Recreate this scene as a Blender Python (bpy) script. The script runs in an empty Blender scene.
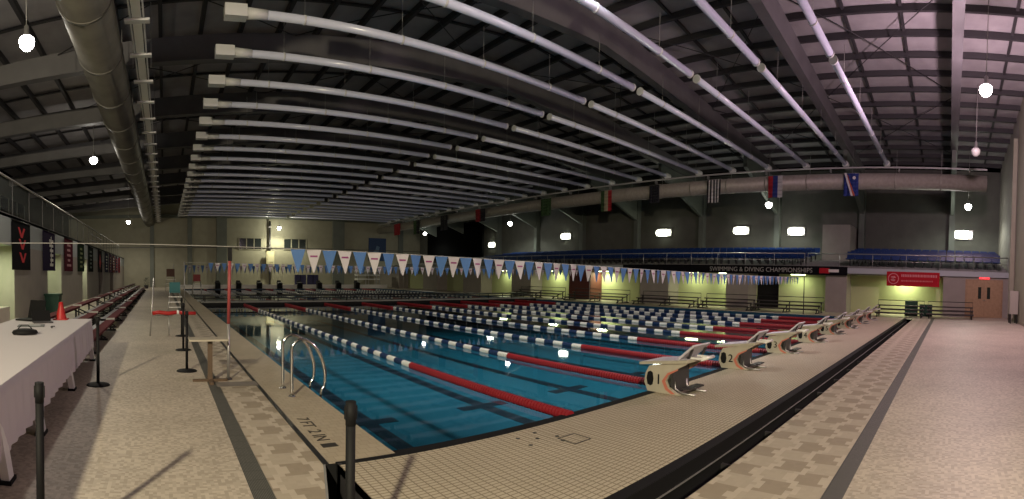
import bpy, bmesh, math, random
from mathutils import Vector, Matrix
random.seed(7)
S = bpy.context.scene
C = S.collection
PI = math.pi

# ------------------------------------------------------------------ materials
MATS = {}
def mat(name, col, rough=0.6, metal=0.0, emit=None, es=0.0, spec=0.5, var=0.0, vscale=6.0, bump=0.0, alpha=None):
    if name in MATS: return MATS[name]
    m = bpy.data.materials.new(name); m.use_nodes = True
    nt = m.node_tree; b = nt.nodes['Principled BSDF']
    b.inputs['Base Color'].default_value = (*col, 1)
    b.inputs['Roughness'].default_value = rough
    b.inputs['Metallic'].default_value = metal
    b.inputs['Specular IOR Level'].default_value = spec
    if emit:
        b.inputs['Emission Color'].default_value = (*emit, 1)
        b.inputs['Emission Strength'].default_value = es
    if alpha is not None: b.inputs['Alpha'].default_value = alpha
    if var > 0 or bump > 0:
        tc = nt.nodes.new('ShaderNodeTexCoord'); n = nt.nodes.new('ShaderNodeTexNoise')
        n.inputs['Scale'].default_value = vscale; n.inputs['Detail'].default_value = 3
        nt.links.new(tc.outputs['Object'], n.inputs['Vector'])
        if var > 0:
            r = nt.nodes.new('ShaderNodeValToRGB')
            r.color_ramp.elements[0].position = .3; r.color_ramp.elements[1].position = .7
            r.color_ramp.elements[0].color = (*[c*(1-var) for c in col], 1)
            r.color_ramp.elements[1].color = (*[min(1, c*(1+var)) for c in col], 1)
            nt.links.new(n.outputs['Fac'], r.inputs['Fac']); nt.links.new(r.outputs['Color'], b.inputs['Base Color'])
        if bump > 0:
            bp = nt.nodes.new('ShaderNodeBump'); bp.inputs['Strength'].default_value = bump
            bp.inputs['Distance'].default_value = .02
            nt.links.new(n.outputs['Fac'], bp.inputs['Height']); nt.links.new(bp.outputs['Normal'], b.inputs['Normal'])
    MATS[name] = m
    return m

def nodes(name):
    m = bpy.data.materials.new(name); m.use_nodes = True; MATS[name] = m
    return m, m.node_tree, m.node_tree.nodes['Principled BSDF']

def brick_mat(name, c1, c2, mortar, tw, th, ms=.004, rough=.45, rot=0.0, offset=0.5, bias=0.0, patch=0.0):
    m, nt, b = nodes(name); N = nt.nodes; L = nt.links
    tc = N.new('ShaderNodeTexCoord'); mp = N.new('ShaderNodeMapping'); mp.inputs['Rotation'].default_value = (0, 0, rot)
    br = N.new('ShaderNodeTexBrick'); br.offset = offset
    br.inputs['Color1'].default_value = (*c1, 1); br.inputs['Color2'].default_value = (*c2, 1)
    br.inputs['Mortar'].default_value = (*mortar, 1); br.inputs['Scale'].default_value = 1
    br.inputs['Mortar Size'].default_value = ms; br.inputs['Brick Width'].default_value = tw
    br.inputs['Row Height'].default_value = th; br.inputs['Bias'].default_value = bias
    L.new(tc.outputs['Object'], mp.inputs['Vector']); L.new(mp.outputs['Vector'], br.inputs['Vector'])
    out = br.outputs['Color']
    if patch > 0:
        nz = N.new('ShaderNodeTexNoise'); nz.inputs['Scale'].default_value = 1.3; nz.inputs['Detail'].default_value = 5
        L.new(tc.outputs['Object'], nz.inputs['Vector'])
        mr = N.new('ShaderNodeMapRange'); mr.inputs[1].default_value = .3; mr.inputs[2].default_value = .7
        mr.inputs[3].default_value = 1-patch; mr.inputs[4].default_value = 1+patch*.5
        L.new(nz.outputs['Fac'], mr.inputs[0])
        mx = N.new('ShaderNodeVectorMath'); mx.operation = 'SCALE'
        L.new(out, mx.inputs[0]); L.new(mr.outputs[0], mx.inputs['Scale']); out = mx.outputs[0]
    L.new(out, b.inputs['Base Color']); b.inputs['Roughness'].default_value = rough
    b.inputs['Specular IOR Level'].default_value = .35
    return m

# mosaic floor of small tiles in mixed tones
def mosaic_mat():
    m, nt, b = nodes('mosaic_tile'); N = nt.nodes; L = nt.links
    tc = N.new('ShaderNodeTexCoord')
    sn = N.new('ShaderNodeVectorMath'); sn.operation = 'SNAP'; sn.inputs[1].default_value = (.029, .029, 10)
    wn = N.new('ShaderNodeTexWhiteNoise'); wn.noise_dimensions = '3D'
    L.new(tc.outputs['Object'], sn.inputs[0]); L.new(sn.outputs[0], wn.inputs['Vector'])
    r = N.new('ShaderNodeValToRGB'); r.color_ramp.interpolation = 'CONSTANT'
    e = r.color_ramp.elements; e[0].position = 0; e[0].color = (.375, .325, .26, 1)
    e[1].position = .30; e[1].color = (.44, .385, .31, 1)
    x = e.new(.68); x.color = (.51, .45, .365, 1)
    L.new(wn.outputs['Value'], r.inputs['Fac'])
    nz = N.new('ShaderNodeTexNoise'); nz.inputs['Scale'].default_value = .8; nz.inputs['Detail'].default_value = 6
    L.new(tc.outputs['Object'], nz.inputs['Vector'])
    mr = N.new('ShaderNodeMapRange'); mr.inputs[1].default_value = .3; mr.inputs[2].default_value = .7
    mr.inputs[3].default_value = .86; mr.inputs[4].default_value = 1.08
    L.new(nz.outputs['Fac'], mr.inputs[0])
    mx = N.new('ShaderNodeVectorMath'); mx.operation = 'SCALE'
    L.new(r.outputs['Color'], mx.inputs[0]); L.new(mr.outputs[0], mx.inputs['Scale'])
    L.new(mx.outputs[0], b.inputs['Base Color']); b.inputs['Roughness'].default_value = .5
    b.inputs['Specular IOR Level'].default_value = .3
    return m

# diamond-pattern band: stepped diamonds in two tones on a small tile grid
def diamond_mat(name, hx, hy, oy=0.0, swap=False):
    m, nt, b = nodes(name); N = nt.nodes; L = nt.links
    tc = N.new('ShaderNodeTexCoord')
    sn = N.new('ShaderNodeVectorMath'); sn.operation = 'SNAP'; sn.inputs[1].default_value = (.05, .05, 10)
    L.new(tc.outputs['Object'], sn.inputs[0])
    sp = N.new('ShaderNodeSeparateXYZ'); L.new(sn.outputs[0], sp.inputs[0])
    def mth(op, a, bv):
        n = N.new('ShaderNodeMath'); n.operation = op
        for i, v in enumerate((a, bv)):
            if v is None: continue
            if isinstance(v, (int, float)): n.inputs[i].default_value = v
            else: L.new(v, n.inputs[i])
        return n.outputs[0]
    u = mth('DIVIDE', sp.outputs[0], hx); v = mth('DIVIDE', mth('ADD', sp.outputs[1], oy), hy)
    along, across = (sp.outputs[0], sp.outputs[1]) if swap else (sp.outputs[1], sp.outputs[0])
    tri = mth('ABSOLUTE', mth('SUBTRACT', mth('FRACT', mth('DIVIDE', along, hy), None), .5), None)      # 0..0.5
    q = mth('ADD', mth('DIVIDE', across, hx), mth('MULTIPLY', tri, 1.0))
    lightm = mth('LESS_THAN', mth('FRACT', q, None), .27)
    # alternate blobs: even columns dark where the zigzag swings one way, odd columns the other way
    col = mth('FLOORED_MODULO', mth('FLOOR', q, None), 2.0)
    sw = mth('GREATER_THAN', tri, .25)
    alt = mth('ABSOLUTE', mth('SUBTRACT', col, sw), None)
    par = mth('MULTIPLY', mth('SUBTRACT', 1.0, lightm), mth('ADD', .38, mth('MULTIPLY', alt, .62)))
    wn = N.new('ShaderNodeTexWhiteNoise'); L.new(sn.outputs[0], wn.inputs['Vector'])
    mx = N.new('ShaderNodeMix'); mx.data_type = 'RGBA'
    L.new(par, mx.inputs['Factor'])
    mx.inputs[6].default_value = (.48, .42, .335, 1); mx.inputs[7].default_value = (.31, .26, .195, 1)
    mr = N.new('ShaderNodeMapRange'); mr.inputs[3].default_value = .96; mr.inputs[4].default_value = 1.03
    L.new(wn.outputs['Value'], mr.inputs[0])
    sc = N.new('ShaderNodeVectorMath'); sc.operation = 'SCALE'
    L.new(mx.outputs[2], sc.inputs[0]); L.new(mr.outputs[0], sc.inputs['Scale'])
    L.new(sc.outputs[0], b.inputs['Base Color']); b.inputs['Roughness'].default_value = .5
    b.inputs['Specular IOR Level'].default_value = .3
    return m

M_mosaic = mosaic_mat()
M_diamL = diamond_mat('zigzag_tile', .30, .52)
M_diamR = diamond_mat('zigzag_tile_end', .30, .52, swap=True)
M_coping = brick_mat('coping_tile', (.43, .37, .27), (.39, .33, .24), (.32, .27, .20), .1, .1, .004, .45, patch=.12)
M_strip = brick_mat('drain_grate', (.17, .165, .145), (.14, .14, .125), (.045, .045, .04), .012, .18, .004, .5, offset=0)
M_grating = brick_mat('perforated_deck', (.50, .44, .335), (.475, .415, .315), (.23, .19, .135), .08, .045, .006, .5, offset=0, patch=.07)
M_black = mat('black_plastic', (.005, .005, .0055), .7, spec=.25)
M_blackmetal = mat('black_metal', (.02, .02, .022), .35, .3)
M_darksteel = mat('dark_steel', (.055, .052, .055), .45, .4, var=.2, vscale=3)
M_steel = mat('stainless_steel', (.62, .62, .60), .18, 1.0)
M_alu = mat('aluminium', (.42, .41, .40), .4, .7)
M_white = mat('white_plastic', (.78, .77, .74), .35)
M_wall = mat('painted_block', (.31, .30, .225), .8, var=.06, vscale=1.5)
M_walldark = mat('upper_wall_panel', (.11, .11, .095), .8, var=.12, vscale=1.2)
M_pillar = mat('grey_pillar_paint', (.29, .265, .235), .75, var=.05, vscale=2)
M_green = mat('lime_lit_wall', (.42, .45, .25), .8, var=.04, vscale=1)  # pale wall with the strip lights' green tint put into its colour
M_roof = mat('roof_insulation', (.33, .31, .32), .75, var=.14, vscale=1.2, bump=.4)
M_rafter = mat('rafter_steel', (.12, .115, .12), .55, .1, var=.15, vscale=1)
M_purlin = mat('purlin_steel', (.035, .033, .036), .6)
M_column = mat('column_paint', (.13, .145, .125), .6, var=.1, vscale=1)
M_red = mat('red_plastic', (.42, .014, .012), .5)
M_redrope = mat('red_float', (.25, .010, .017), .55)
M_bluerope = mat('navy_float', (.015, .035, .10), .4)
M_whiterope = mat('white_float', (.70, .71, .68), .4)
M_cream = mat('cream_fibreglass', (.42, .38, .30), .45, var=.08, vscale=5)
M_pink = mat('faded_red_fibreglass', (.50, .16, .11), .5)
M_greyplate = mat('grey_nonslip', (.50, .47, .52), .7, var=.15, vscale=30)
M_seat = mat('blue_seat', (.010, .036, .15), .28)
M_maroon = mat('maroon_board', (.10, .022, .026), .8, spec=.1)
M_cloth = mat('white_tablecloth', (.62, .585, .60), .85)
M_duct = mat('galvanised_duct', (.13, .122, .105), .5, .35, var=.2, vscale=1.3)
M_tube = mat('white_prism_tube', (.66, .68, .84), .2, .0, emit=(.6, .6, .75), es=.02)
M_tubebox = mat('tube_lamp_box', (.62, .62, .62), .5)
M_ledge = mat('ledge_paint', (.38, .42, .44), .6)
M_conc = mat('balcony_concrete', (.22, .22, .21), .8, var=.1)
M_wood = mat('maple_door', (.33, .21, .12), .45, var=.15, vscale=8)
M_teal = mat('teal_plastic', (.05, .28, .29), .45)
M_grass = mat('dark_green_plastic', (.008, .05, .028), .6)
M_lamp = mat('lamp_glow', (1, 1, 1), emit=(1, .97, .90), es=30)
M_lamppink = mat('lamp_glow_warm', (1, 1, 1), emit=(1, .86, .78), es=60)
M_walllamp = mat('wall_lamp_glow', (1, 1, 1), emit=(.95, 1, .78), es=14)
M_exit = mat('exit_glow', (.8, .05, .05), emit=(1, .05, .06), es=1.6)
M_glasspane = mat('glass_pane', (.75, .85, .85), .08, alpha=.025)
M_darkglass = mat('dark_glazing', (.02, .025, .025), .1)
M_bannerblk = mat('black_banner', (.008, .008, .010), .9, spec=.05)
M_bannerred = mat('red_banner', (.42, .02, .03), .9, spec=.05)
M_lettering = mat('pale_lettering', (.70, .68, .64), .7)
M_redletter = mat('red_lettering', (.55, .02, .03), .7)
M_penb = mat('blue_pennant', (.06, .15, .36), .7)
M_penw = mat('white_pennant', (.47, .445, .47), .7)
M_penp = mat('plum_print', (.22, .04, .15), .6)
M_rope = mat('thin_cord', (.35, .34, .32), .6)

# ------------------------------------------------------------------ mesh builder
class MB:
    def __init__(s): s.v = []; s.f = []; s.m = []; s.mats = []; s.sm = []
    def mi(s, m):
        if m not in s.mats: s.mats.append(m)
        return s.mats.index(m)
    def poly(s, pts, m, smooth=False):
        b = len(s.v); s.v += [tuple(p) for p in pts]; s.f.append(tuple(range(b, b+len(pts)))); s.m.append(s.mi(m)); s.sm.append(smooth)
    def box(s, x0, x1, y0, y1, z0, z1, m, M=None):
        if x0 > x1: x0, x1 = x1, x0
        if y0 > y1: y0, y1 = y1, y0
        if z0 > z1: z0, z1 = z1, z0
        b = len(s.v)
        P = [(x0, y0, z0), (x1, y0, z0), (x1, y1, z0), (x0, y1, z0), (x0, y0, z1), (x1, y0, z1), (x1, y1, z1), (x0, y1, z1)]
        if M is not None: P = [tuple(M @ Vector(p)) for p in P]
        s.v += P; k = s.mi(m)
        for f in ((0, 3, 2, 1), (4, 5, 6, 7), (0, 1, 5, 4), (1, 2, 6, 5), (2, 3, 7, 6), (3, 0, 4, 7)):
            s.f.append(tuple(b+i for i in f)); s.m.append(k); s.sm.append(False)
        return s
    def cyl(s, p0, p1, r, m, n=12, r1=None, caps=True, smooth=True):
        p0, p1 = Vector(p0), Vector(p1); d = (p1-p0)
        if r1 is None: r1 = r
        z = d.normalized(); a = Vector((0, 0, 1)) if abs(z.z) < .9 else Vector((1, 0, 0))
        x = z.cross(a).normalized(); y = z.cross(x)
        b = len(s.v); k = s.mi(m)
        for p, rr in ((p0, r), (p1, r1)):
            for i in range(n):
                t = 2*PI*i/n; s.v.append(tuple(p + (x*math.cos(t)+y*math.sin(t))*rr))
        for i in range(n):
            j = (i+1) % n; s.f.append((b+i, b+n+i, b+n+j, b+j)); s.m.append(k); s.sm.append(smooth)
        if caps:
            s.f.append(tuple(b+i for i in range(n))); s.m.append(k); s.sm.append(False)
            s.f.append(tuple(b+n+i for i in reversed(range(n)))); s.m.append(k); s.sm.append(False)
        return s
    def lathe(s, prof, m, n=20, o=(0, 0, 0), smooth=True):   # prof: (r, z) list, axis z
        b = len(s.v); k = s.mi(m)
        for r, z in prof:
            for i in range(n):
                t = 2*PI*i/n; s.v.append((o[0]+r*math.cos(t), o[1]+r*math.sin(t), o[2]+z))
        for j in range(len(prof)-1):
            for i in range(n):
                q = (i+1) % n
                s.f.append((b+j*n+i, b+j*n+q, b+(j+1)*n+q, b+(j+1)*n+i)); s.m.append(k); s.sm.append(smooth)
        return s
    def tube(s, pts, r, m, n=8):
        pts = [Vector(p) for p in pts]; b = len(s.v); k = s.mi(m); N = len(pts); up = None
        for i, p in enumerate(pts):
            t = (pts[min(i+1, N-1)]-pts[max(i-1, 0)]).normalized()
            if up is None:
                a = Vector((0, 0, 1)) if abs(t.z) < .9 else Vector((1, 0, 0)); up = t.cross(a).normalized()
            up = (up - t*up.dot(t)).normalized(); w = t.cross(up)
            for j in range(n):
                an = 2*PI*j/n; s.v.append(tuple(p+(up*math.cos(an)+w*math.sin(an))*r))
        for i in range(N-1):
            for j in range(n):
                q = (j+1) % n
                s.f.append((b+i*n+j, b+i*n+q, b+(i+1)*n+q, b+(i+1)*n+j)); s.m.append(k); s.sm.append(True)
        s.f.append(tuple(b+j for j in reversed(range(n)))); s.m.append(k); s.sm.append(False)
        s.f.append(tuple(b+(N-1)*n+j for j in range(n))); s.m.append(k); s.sm.append(False)
        return s
    def prism(s, poly, axis, a0, a1, m):      # poly: 2D list, extruded along axis 'x' (poly=(y,z)), 'y' (x,z), 'z' (x,y)
        def P(p, a): return {'x': (a, p[0], p[1]), 'y': (p[0], a, p[1]), 'z': (p[0], p[1], a)}[axis]
        b = len(s.v); n = len(poly); k = s.mi(m)
        s.v += [P(p, a0) for p in poly]+[P(p, a1) for p in poly]
        s.f.append(tuple(b+i for i in range(n))); s.m.append(k); s.sm.append(False)
        s.f.append(tuple(b+n+i for i in reversed(range(n)))); s.m.append(k); s.sm.append(False)
        for i in range(n):
            j = (i+1) % n; s.f.append((b+i, b+n+i, b+n+j, b+j)); s.m.append(k); s.sm.append(False)
        return s
    def mesh(s, name):
        me = bpy.data.meshes.new(name); me.from_pydata(s.v, [], s.f)
        for m in s.mats: me.materials.append(m)
        me.polygons.foreach_set('material_index', s.m); me.polygons.foreach_set('use_smooth', s.sm)
        bm = bmesh.new(); bm.from_mesh(me); bmesh.ops.recalc_face_normals(bm, faces=bm.faces); bm.to_mesh(me); bm.free()
        me.update(); return me

def tag(o, label=None, cat=None, group=None, kind=None):
    if label: o['label'] = label
    if cat: o['category'] = cat
    if group: o['group'] = group
    if kind: o['kind'] = kind
    return o
def obj(name, mb, parent=None, loc=(0, 0, 0), rot=(0, 0, 0)):
    me = mb.mesh(name) if isinstance(mb, MB) else mb
    o = bpy.data.objects.new(name, me); C.objects.link(o); o.location = loc; o.rotation_euler = rot
    if parent: o.parent = parent
    return o
def empty(name, loc=(0, 0, 0), rz=0):
    o = bpy.data.objects.new(name, None); C.objects.link(o); o.location = loc; o.rotation_euler = (0, 0, rz)
    o.empty_display_size = .1
    return o
def copy_tree(o, parent=None):
    c = o.copy(); C.objects.link(c)
    if parent: c.parent = parent
    for ch in list(KIDS.get(o.name, [])): copy_tree(ch, c)
    return c
KIDS = {}
def index_kids():
    KIDS.clear()
    for o in bpy.data.objects:
        if o.parent: KIDS.setdefault(o.parent.name, []).append(o)
def dup(proto, loc, rz=None, label=None):
    index_kids(); c = copy_tree(proto); c.location = loc
    if rz is not None: c.rotation_euler = (0, 0, rz)
    if label: c['label'] = label
    return c
def text_mesh(txt, size, m, ext=.004):
    cu = bpy.data.curves.new('t', 'FONT'); cu.body = txt; cu.size = size; cu.extrude = ext
    cu.align_x = 'CENTER'; cu.align_y = 'CENTER'
    o = bpy.data.objects.new('t', cu); C.objects.link(o)
    bpy.context.view_layer.update()
    me = bpy.data.meshes.new_from_object(o.evaluated_get(bpy.context.evaluated_depsgraph_get()))
    bpy.data.objects.remove(o); bpy.data.curves.remove(cu)
    me.materials.clear(); me.materials.append(m)
    return me
ORD = ['first', 'second', 'third', 'fourth', 'fifth', 'sixth', 'seventh', 'eighth', 'ninth', 'tenth', 'eleventh', 'twelfth',
       'thirteenth', 'fourteenth', 'fifteenth', 'sixteenth', 'seventeenth', 'eighteenth', 'nineteenth', 'twentieth']
def ordn(i):
    if i < 20: return ORD[i]
    t = {2: 'twenty', 3: 'thirty', 4: 'forty', 5: 'fifty', 6: 'sixty'}
    n = i+1
    if n % 10 == 0: return {20: 'twentieth', 30: 'thirtieth', 40: 'fortieth', 50: 'fiftieth', 60: 'sixtieth'}[n]
    return t[n//10]+'-'+ORD[n % 10-1]
def struct(name, mb, parent=None):
    o = obj(name, mb, parent)
    if not parent: o['kind'] = 'structure'
    return o

# ------------------------------------------------------------------ dimensions (metres, camera above the origin)
XL, XR = 2.0, 24.65           # water, left and right
Y0, Y1, YE = 3.95, 26.8, 54.3 # near water edge, middle bulkhead face, far pool end
YB = 62.5                     # far end wall
XW = 27.9                     # lower right wall / balcony front
XU = 35.0                     # upper right wall
XLW = -5.0                    # left lower wall
XLU = -12.0                   # upper left wall
YN = -3.3                     # near end wall beside the doors
YNN = -9.0                    # near end wall behind the walkway
XS = 20.0                     # where the hall widens behind the camera
PX0, PY0 = 1.33, 1.80         # corner of the tank
WZ = -.09                     # water level
FZ = -.80                     # pool floor

# ------------------------------------------------------------------ floor
m = MB()
def quad(x0, x1, y0, y1, mt, z=0.0): m.poly([(x0, y0, z), (x1, y0, z), (x1, y1, z), (x0, y1, z)], mt)
quad(XLW-1.2, .63, YNN, YB, M_mosaic)
quad(.63, 31, YN, .75, M_mosaic)
quad(.63, XS, YNN, YN, M_mosaic)
quad(.63, .79, .75, YE, M_strip)
quad(.79, 26.2, .75, .91, M_strip)
quad(.79, PX0, .91, PY0, M_diamL); quad(.79, PX0, Y0, YE, M_diamL)
m.poly([(.79, PY0, 0), (1.05, PY0, 0), (1.05, 3.0, 0), (PX0, Y0, 0), (.79, Y0, 0)], M_diamL)
quad(PX0, 26.2, .91, PY0, M_diamR)
quad(26.2, 31, .75, YB, M_mosaic)
quad(.63, 26.2, YE, YB, M_mosaic)
quad(PX0, XL, Y0, YE, M_coping)
quad(XR, 26.2, PY0, YE, M_coping)
floor = struct('floor', m)
m = MB(); m.box(PX0-.02, PX0+.03, Y0, YE, .0005, .006, M_blackmetal)
struct('gutter_line', m, floor)
# pool tank walls and bottom
M_pw = brick_mat('pool_wall_tile', (.012, .07, .14), (.012, .06, .12), (.01, .045, .08), .15, .15, .004, .3)
def poolfloor():
    mm, nt, b = nodes('pool_floor'); N = nt.nodes; L = nt.links
    tc = N.new('ShaderNodeTexCoord'); nz = N.new('ShaderNodeTexNoise'); nz.inputs['Scale'].default_value = .5; nz.inputs['Detail'].default_value = 2
    L.new(tc.outputs['Object'], nz.inputs['Vector'])
    r = N.new('ShaderNodeValToRGB'); r.color_ramp.elements[0].position = .3; r.color_ramp.elements[1].position = .75
    r.color_ramp.elements[0].color = (.008, .18, .265, 1); r.color_ramp.elements[1].color = (.012, .22, .31, 1)
    L.new(nz.outputs['Fac'], r.inputs['Fac']); L.new(r.outputs['Color'], b.inputs['Base Color']); b.inputs['Roughness'].default_value = .8
    return mm
M_pf = poolfloor()
M_line = mat('navy_lane_tile', (.006, .02, .035), .6)
m = MB()
m.box(1.05, 25.2, PY0, Y0-.2, FZ-.2, FZ, M_black)
m.poly([(XL, Y0-.2, FZ), (XR, Y0-.2, FZ), (XR, YE, FZ), (XL, YE, FZ)], M_pf)
m.poly([(XL, Y0-.2, FZ), (XL, YE, FZ), (XL, YE, -.012), (XL, Y0-.2, -.012)], M_pw)
m.poly([(XR, Y0-.2, FZ), (XR, YE, FZ), (XR, YE, -.012), (XR, Y0-.2, -.012)], M_pw)
m.poly([(XL, YE, FZ), (XR, YE, FZ), (XR, YE, -.012), (XL, YE, -.012)], M_pw)
m.poly([(XL, Y0-.2, FZ), (PX0, Y0-.2, FZ), (PX0, Y0, 0), (XL, Y0, -.0)], M_black)
m.poly([(1.05, PY0, FZ), (1.05, 3.0, FZ), (1.05, 3.0, 0), (1.05, PY0, 0)], M_black)
m.poly([(1.05, 3.0, FZ), (PX0, Y0, FZ), (PX0, Y0, 0), (1.05, 3.0, 0)], M_black)
m.poly([(1.03, 3.0, .002), (1.05, 3.0, .002), (PX0, Y0, .002), (PX0-.02, Y0, .002)], M_conc)
m.poly([(1.05, PY0, FZ), (25.2, PY0, FZ), (25.2, PY0, 0), (1.05, PY0, 0)], M_black)
basin = struct('pool_basin', m)
NL = 10; LW = 2.29; R0 = 4.35
for i in range(NL):
    cx = R0 - LW/2 + LW*i
    if cx > XR-.3: break
    m = MB()
    for ya, yb in ((Y0+1.9, Y1-2.0), (Y1+3, YE-2)):
        m.box(cx-.125, cx+.125, ya if ya > Y0+2 else Y0-.1, yb, FZ+.001, FZ+.006, M_line)
    m.box(cx-.5, cx+.5, 7.25, 7.5, FZ+.001, FZ+.0065, M_line)
    m.box(cx-.5, cx+.5, Y1-2.2, Y1-1.95, FZ+.001, FZ+.0065, M_line)
    struct('lane_line', m, basin)
# water
mw, nt, b = nodes('pool_water_surface'); N = nt.nodes; L = nt.links
N.remove(b); out = N['Material Output']
tr = N.new('ShaderNodeBsdfTransparent'); tr.inputs['Color'].default_value = (.86, .97, 1.0, 1)
gl = N.new('ShaderNodeBsdfGlossy'); gl.inputs['Roughness'].default_value = .03; gl.inputs['Color'].default_value = (.9, .93, 1, 1)
fr = N.new('ShaderNodeFresnel'); fr.inputs['IOR'].default_value = 1.33
tc = N.new('ShaderNodeTexCoord'); nz = N.new('ShaderNodeTexNoise'); nz.inputs['Scale'].default_value = 1.6; nz.inputs['Detail'].default_value = 2
bp = N.new('ShaderNodeBump'); bp.inputs['Strength'].default_value = .10; bp.inputs['Distance'].default_value = .010
L.new(tc.outputs['Object'], nz.inputs['Vector']); L.new(nz.outputs['Fac'], bp.inputs['Height'])
L.new(bp.outputs['Normal'], gl.inputs['Normal']); L.new(bp.outputs['Normal'], fr.inputs['Normal'])
mx = N.new('ShaderNodeMixShader'); L.new(fr.outputs[0], mx.inputs[0]); L.new(tr.outputs[0], mx.inputs[1]); L.new(gl.outputs[0], mx.inputs[2])
L.new(mx.outputs[0], out.inputs['Surface'])
m = MB(); m.poly([(XL, Y0-.1, WZ), (XR, Y0-.1, WZ), (XR, YE, WZ), (XL, YE, WZ)], mw)
struct('pool_water', m)

# depth marking tiles beside the pool
t = empty('depth_marking', (1.44, 4.8, .0))
tag(t, 'black depth lettering and dark square tile on the pool edge near the ladder', 'floor marking')
M_mark = mat('black_tile', (.03, .026, .022), .5)
for word, yy in (('7', .47), ('FT', .27), ('2', .02), ('IN', -.18)):
    o = obj('lettering', text_mesh(word, .17, M_mark, .001), t, (.06, yy, .003), (0, 0, -PI/2))
    o.scale = (1.15, 1.15, 1)
m = MB(); m.box(.0, .15, -.46, -.36, .0, .003, M_mark); obj('square_tile', m, t)

# ------------------------------------------------------------------ near bulkhead (start platform)
bk = empty('starting_bulkhead', (1.42, 2.15, 0))
tag(bk, 'long cream perforated starting bulkhead across the near end of the pool', 'bulkhead')
BL = 25.0-1.42
m = MB(); m.box(0, BL, 0.10, 1.70, -.05, .02, M_grating); obj('perforated_top', m, bk)
m = MB(); m.prism([(1.68, -.25), (2.02, -.25), (2.02, -.05), (1.82, -.045), (1.80, .012), (1.68, .012)], 'x', 0, BL, M_black); obj('front_edge', m, bk)  # lower black lip added for dark reflection and wall shade in the water
m = MB()
m.box(0, BL, -.02, .10, -.45, .018, M_black)
m.box(0, BL, -.035, -.02, -.13, -.124, M_alu); m.box(0, BL, -.10, -.02, -.30, -.285, M_darksteel)
obj('rear_rail', m, bk)
m = MB(); m.box(0, .03, 0, 1.75, -.5, .018, M_darksteel); obj('end_plate', m, bk)
for k in range(20):
    m = MB(); m.box(.6+k*1.2, .64+k*1.2, -.11, -.02, -.5, -.20, M_darksteel); obj('bracket', m, bk)
hb = MB()
for a, b2, c, d in ((0, .24, 0, .012), (0, .24, .228, .24), (0, .012, 0, .24), (.228, .24, 0, .24)):
    hb.box(a, b2, c, d, 0, .002, M_darksteel)
obj('access_hatch', hb, bk, (3.47-1.42, 3.19-2.15, .0205))
for dx, dy in ((1.75, 1.52), (1.9, 1.4), (2.0, 1.55), (2.1, 1.33), (1.72, 1.3), (2.05, 1.2)):
    m = MB(); m.cyl((0, 0, 0), (0, 0, .003), .022, M_darksteel, 10); obj('anchor_hole', m, bk, (dx, dy, .0195))

# middle bulkhead
bk = empty('turning_bulkhead', (XL, Y1, 0))
tag(bk, 'dark movable bulkhead with low rails crossing the middle of the pool', 'bulkhead')
W = XR-XL
m = MB(); m.box(0, W, 0, 1.2, -.5, .05, M_black); obj('body', m, bk)
m = MB(); m.box(0, W, .05, 1.15, .05, .12, M_conc); obj('walkway_top', m, bk)
for yy, zz in ((.1, .30), (.1, .42), (1.1, .42)):
    m = MB(); m.cyl((-.4, yy, zz), (W, yy, zz), .03, M_blackmetal, 8); obj('rail', m, bk)
for k in range(12):
    for yy in (.1, 1.1):
        m = MB(); m.cyl((.2+k*2.02, yy, .1), (.2+k*2.02, yy, .44), .03, M_blackmetal, 8); obj('rail_post', m, bk)

# ------------------------------------------------------------------ lane ropes
def discs(y0, y1, pitch, r, mt, n=12):
    mb = MB(); k = int(round((y1-y0)/pitch))
    for i in range(k):
        a = y0+i*pitch
        mb.cyl((0, a+.004, 0), (0, a+pitch*.78, 0), r, mt, n, smooth=False)
        mb.cyl((0, a+pitch*.78, 0), (0, a+pitch, 0), r*.55, mt, 6, caps=False)
    return mb
RZ = WZ+.035
band_w = discs(0, .325, .054, .055, M_whiterope).mesh('float_band')
band_b = discs(0, .325, .054, .055, M_bluerope).mesh('float_band')
redlen = 3.95
red_n = discs(0, redlen, .056, .062, M_redrope).mesh('red_floats')
cab = MB(); cab.cyl((0, 0, 0), (0, Y1-Y0-.12, 0), .006, M_darksteel, 6); cab = cab.mesh('cable')
for i in range(9):
    x = R0+LW*i
    t = empty('lane_rope', (x, Y0+.10, RZ))
    tag(t, f'lane rope of the near course with red ends, {ordn(i)} from the pool ladder side', 'lane rope', 'lane ropes of the near course')
    obj('cable', cab, t)
    o = obj('red_floats', red_n, t, (0, .02, 0)); o = obj('red_floats', red_n, t, (0, Y1-Y0-.12-redlen-.02, 0))
    y = redlen+.03; k = 0
    while y+.325 < Y1-Y0-.12-redlen:
        obj('float_band', band_w if k % 2 == 0 else band_b, t, (0, y, 0)); y += .325; k += 1
far = MB(); L2 = YE-Y1-1.2
far.cyl((0, 0, 0), (0, 4, 0), .06, M_redrope, 8)
far.cyl((0, L2-4, 0), (0, L2, 0), .06, M_redrope, 8); y = 4; k = 0
while y < L2-4: far.cyl((0, y, 0), (0, y+.32, 0), .06, (M_whiterope if k % 2 == 0 else M_bluerope), 8); y += .33; k += 1
far = far.mesh('far_rope')
for i in range(9):
    o = obj('lane_rope', far, None, (R0+LW*i, Y1+1.2, RZ))
    tag(o, f'distant lane rope beyond the middle bulkhead, {ordn(i)} from the walkway side', 'lane rope', 'lane ropes of the far course')

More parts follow.
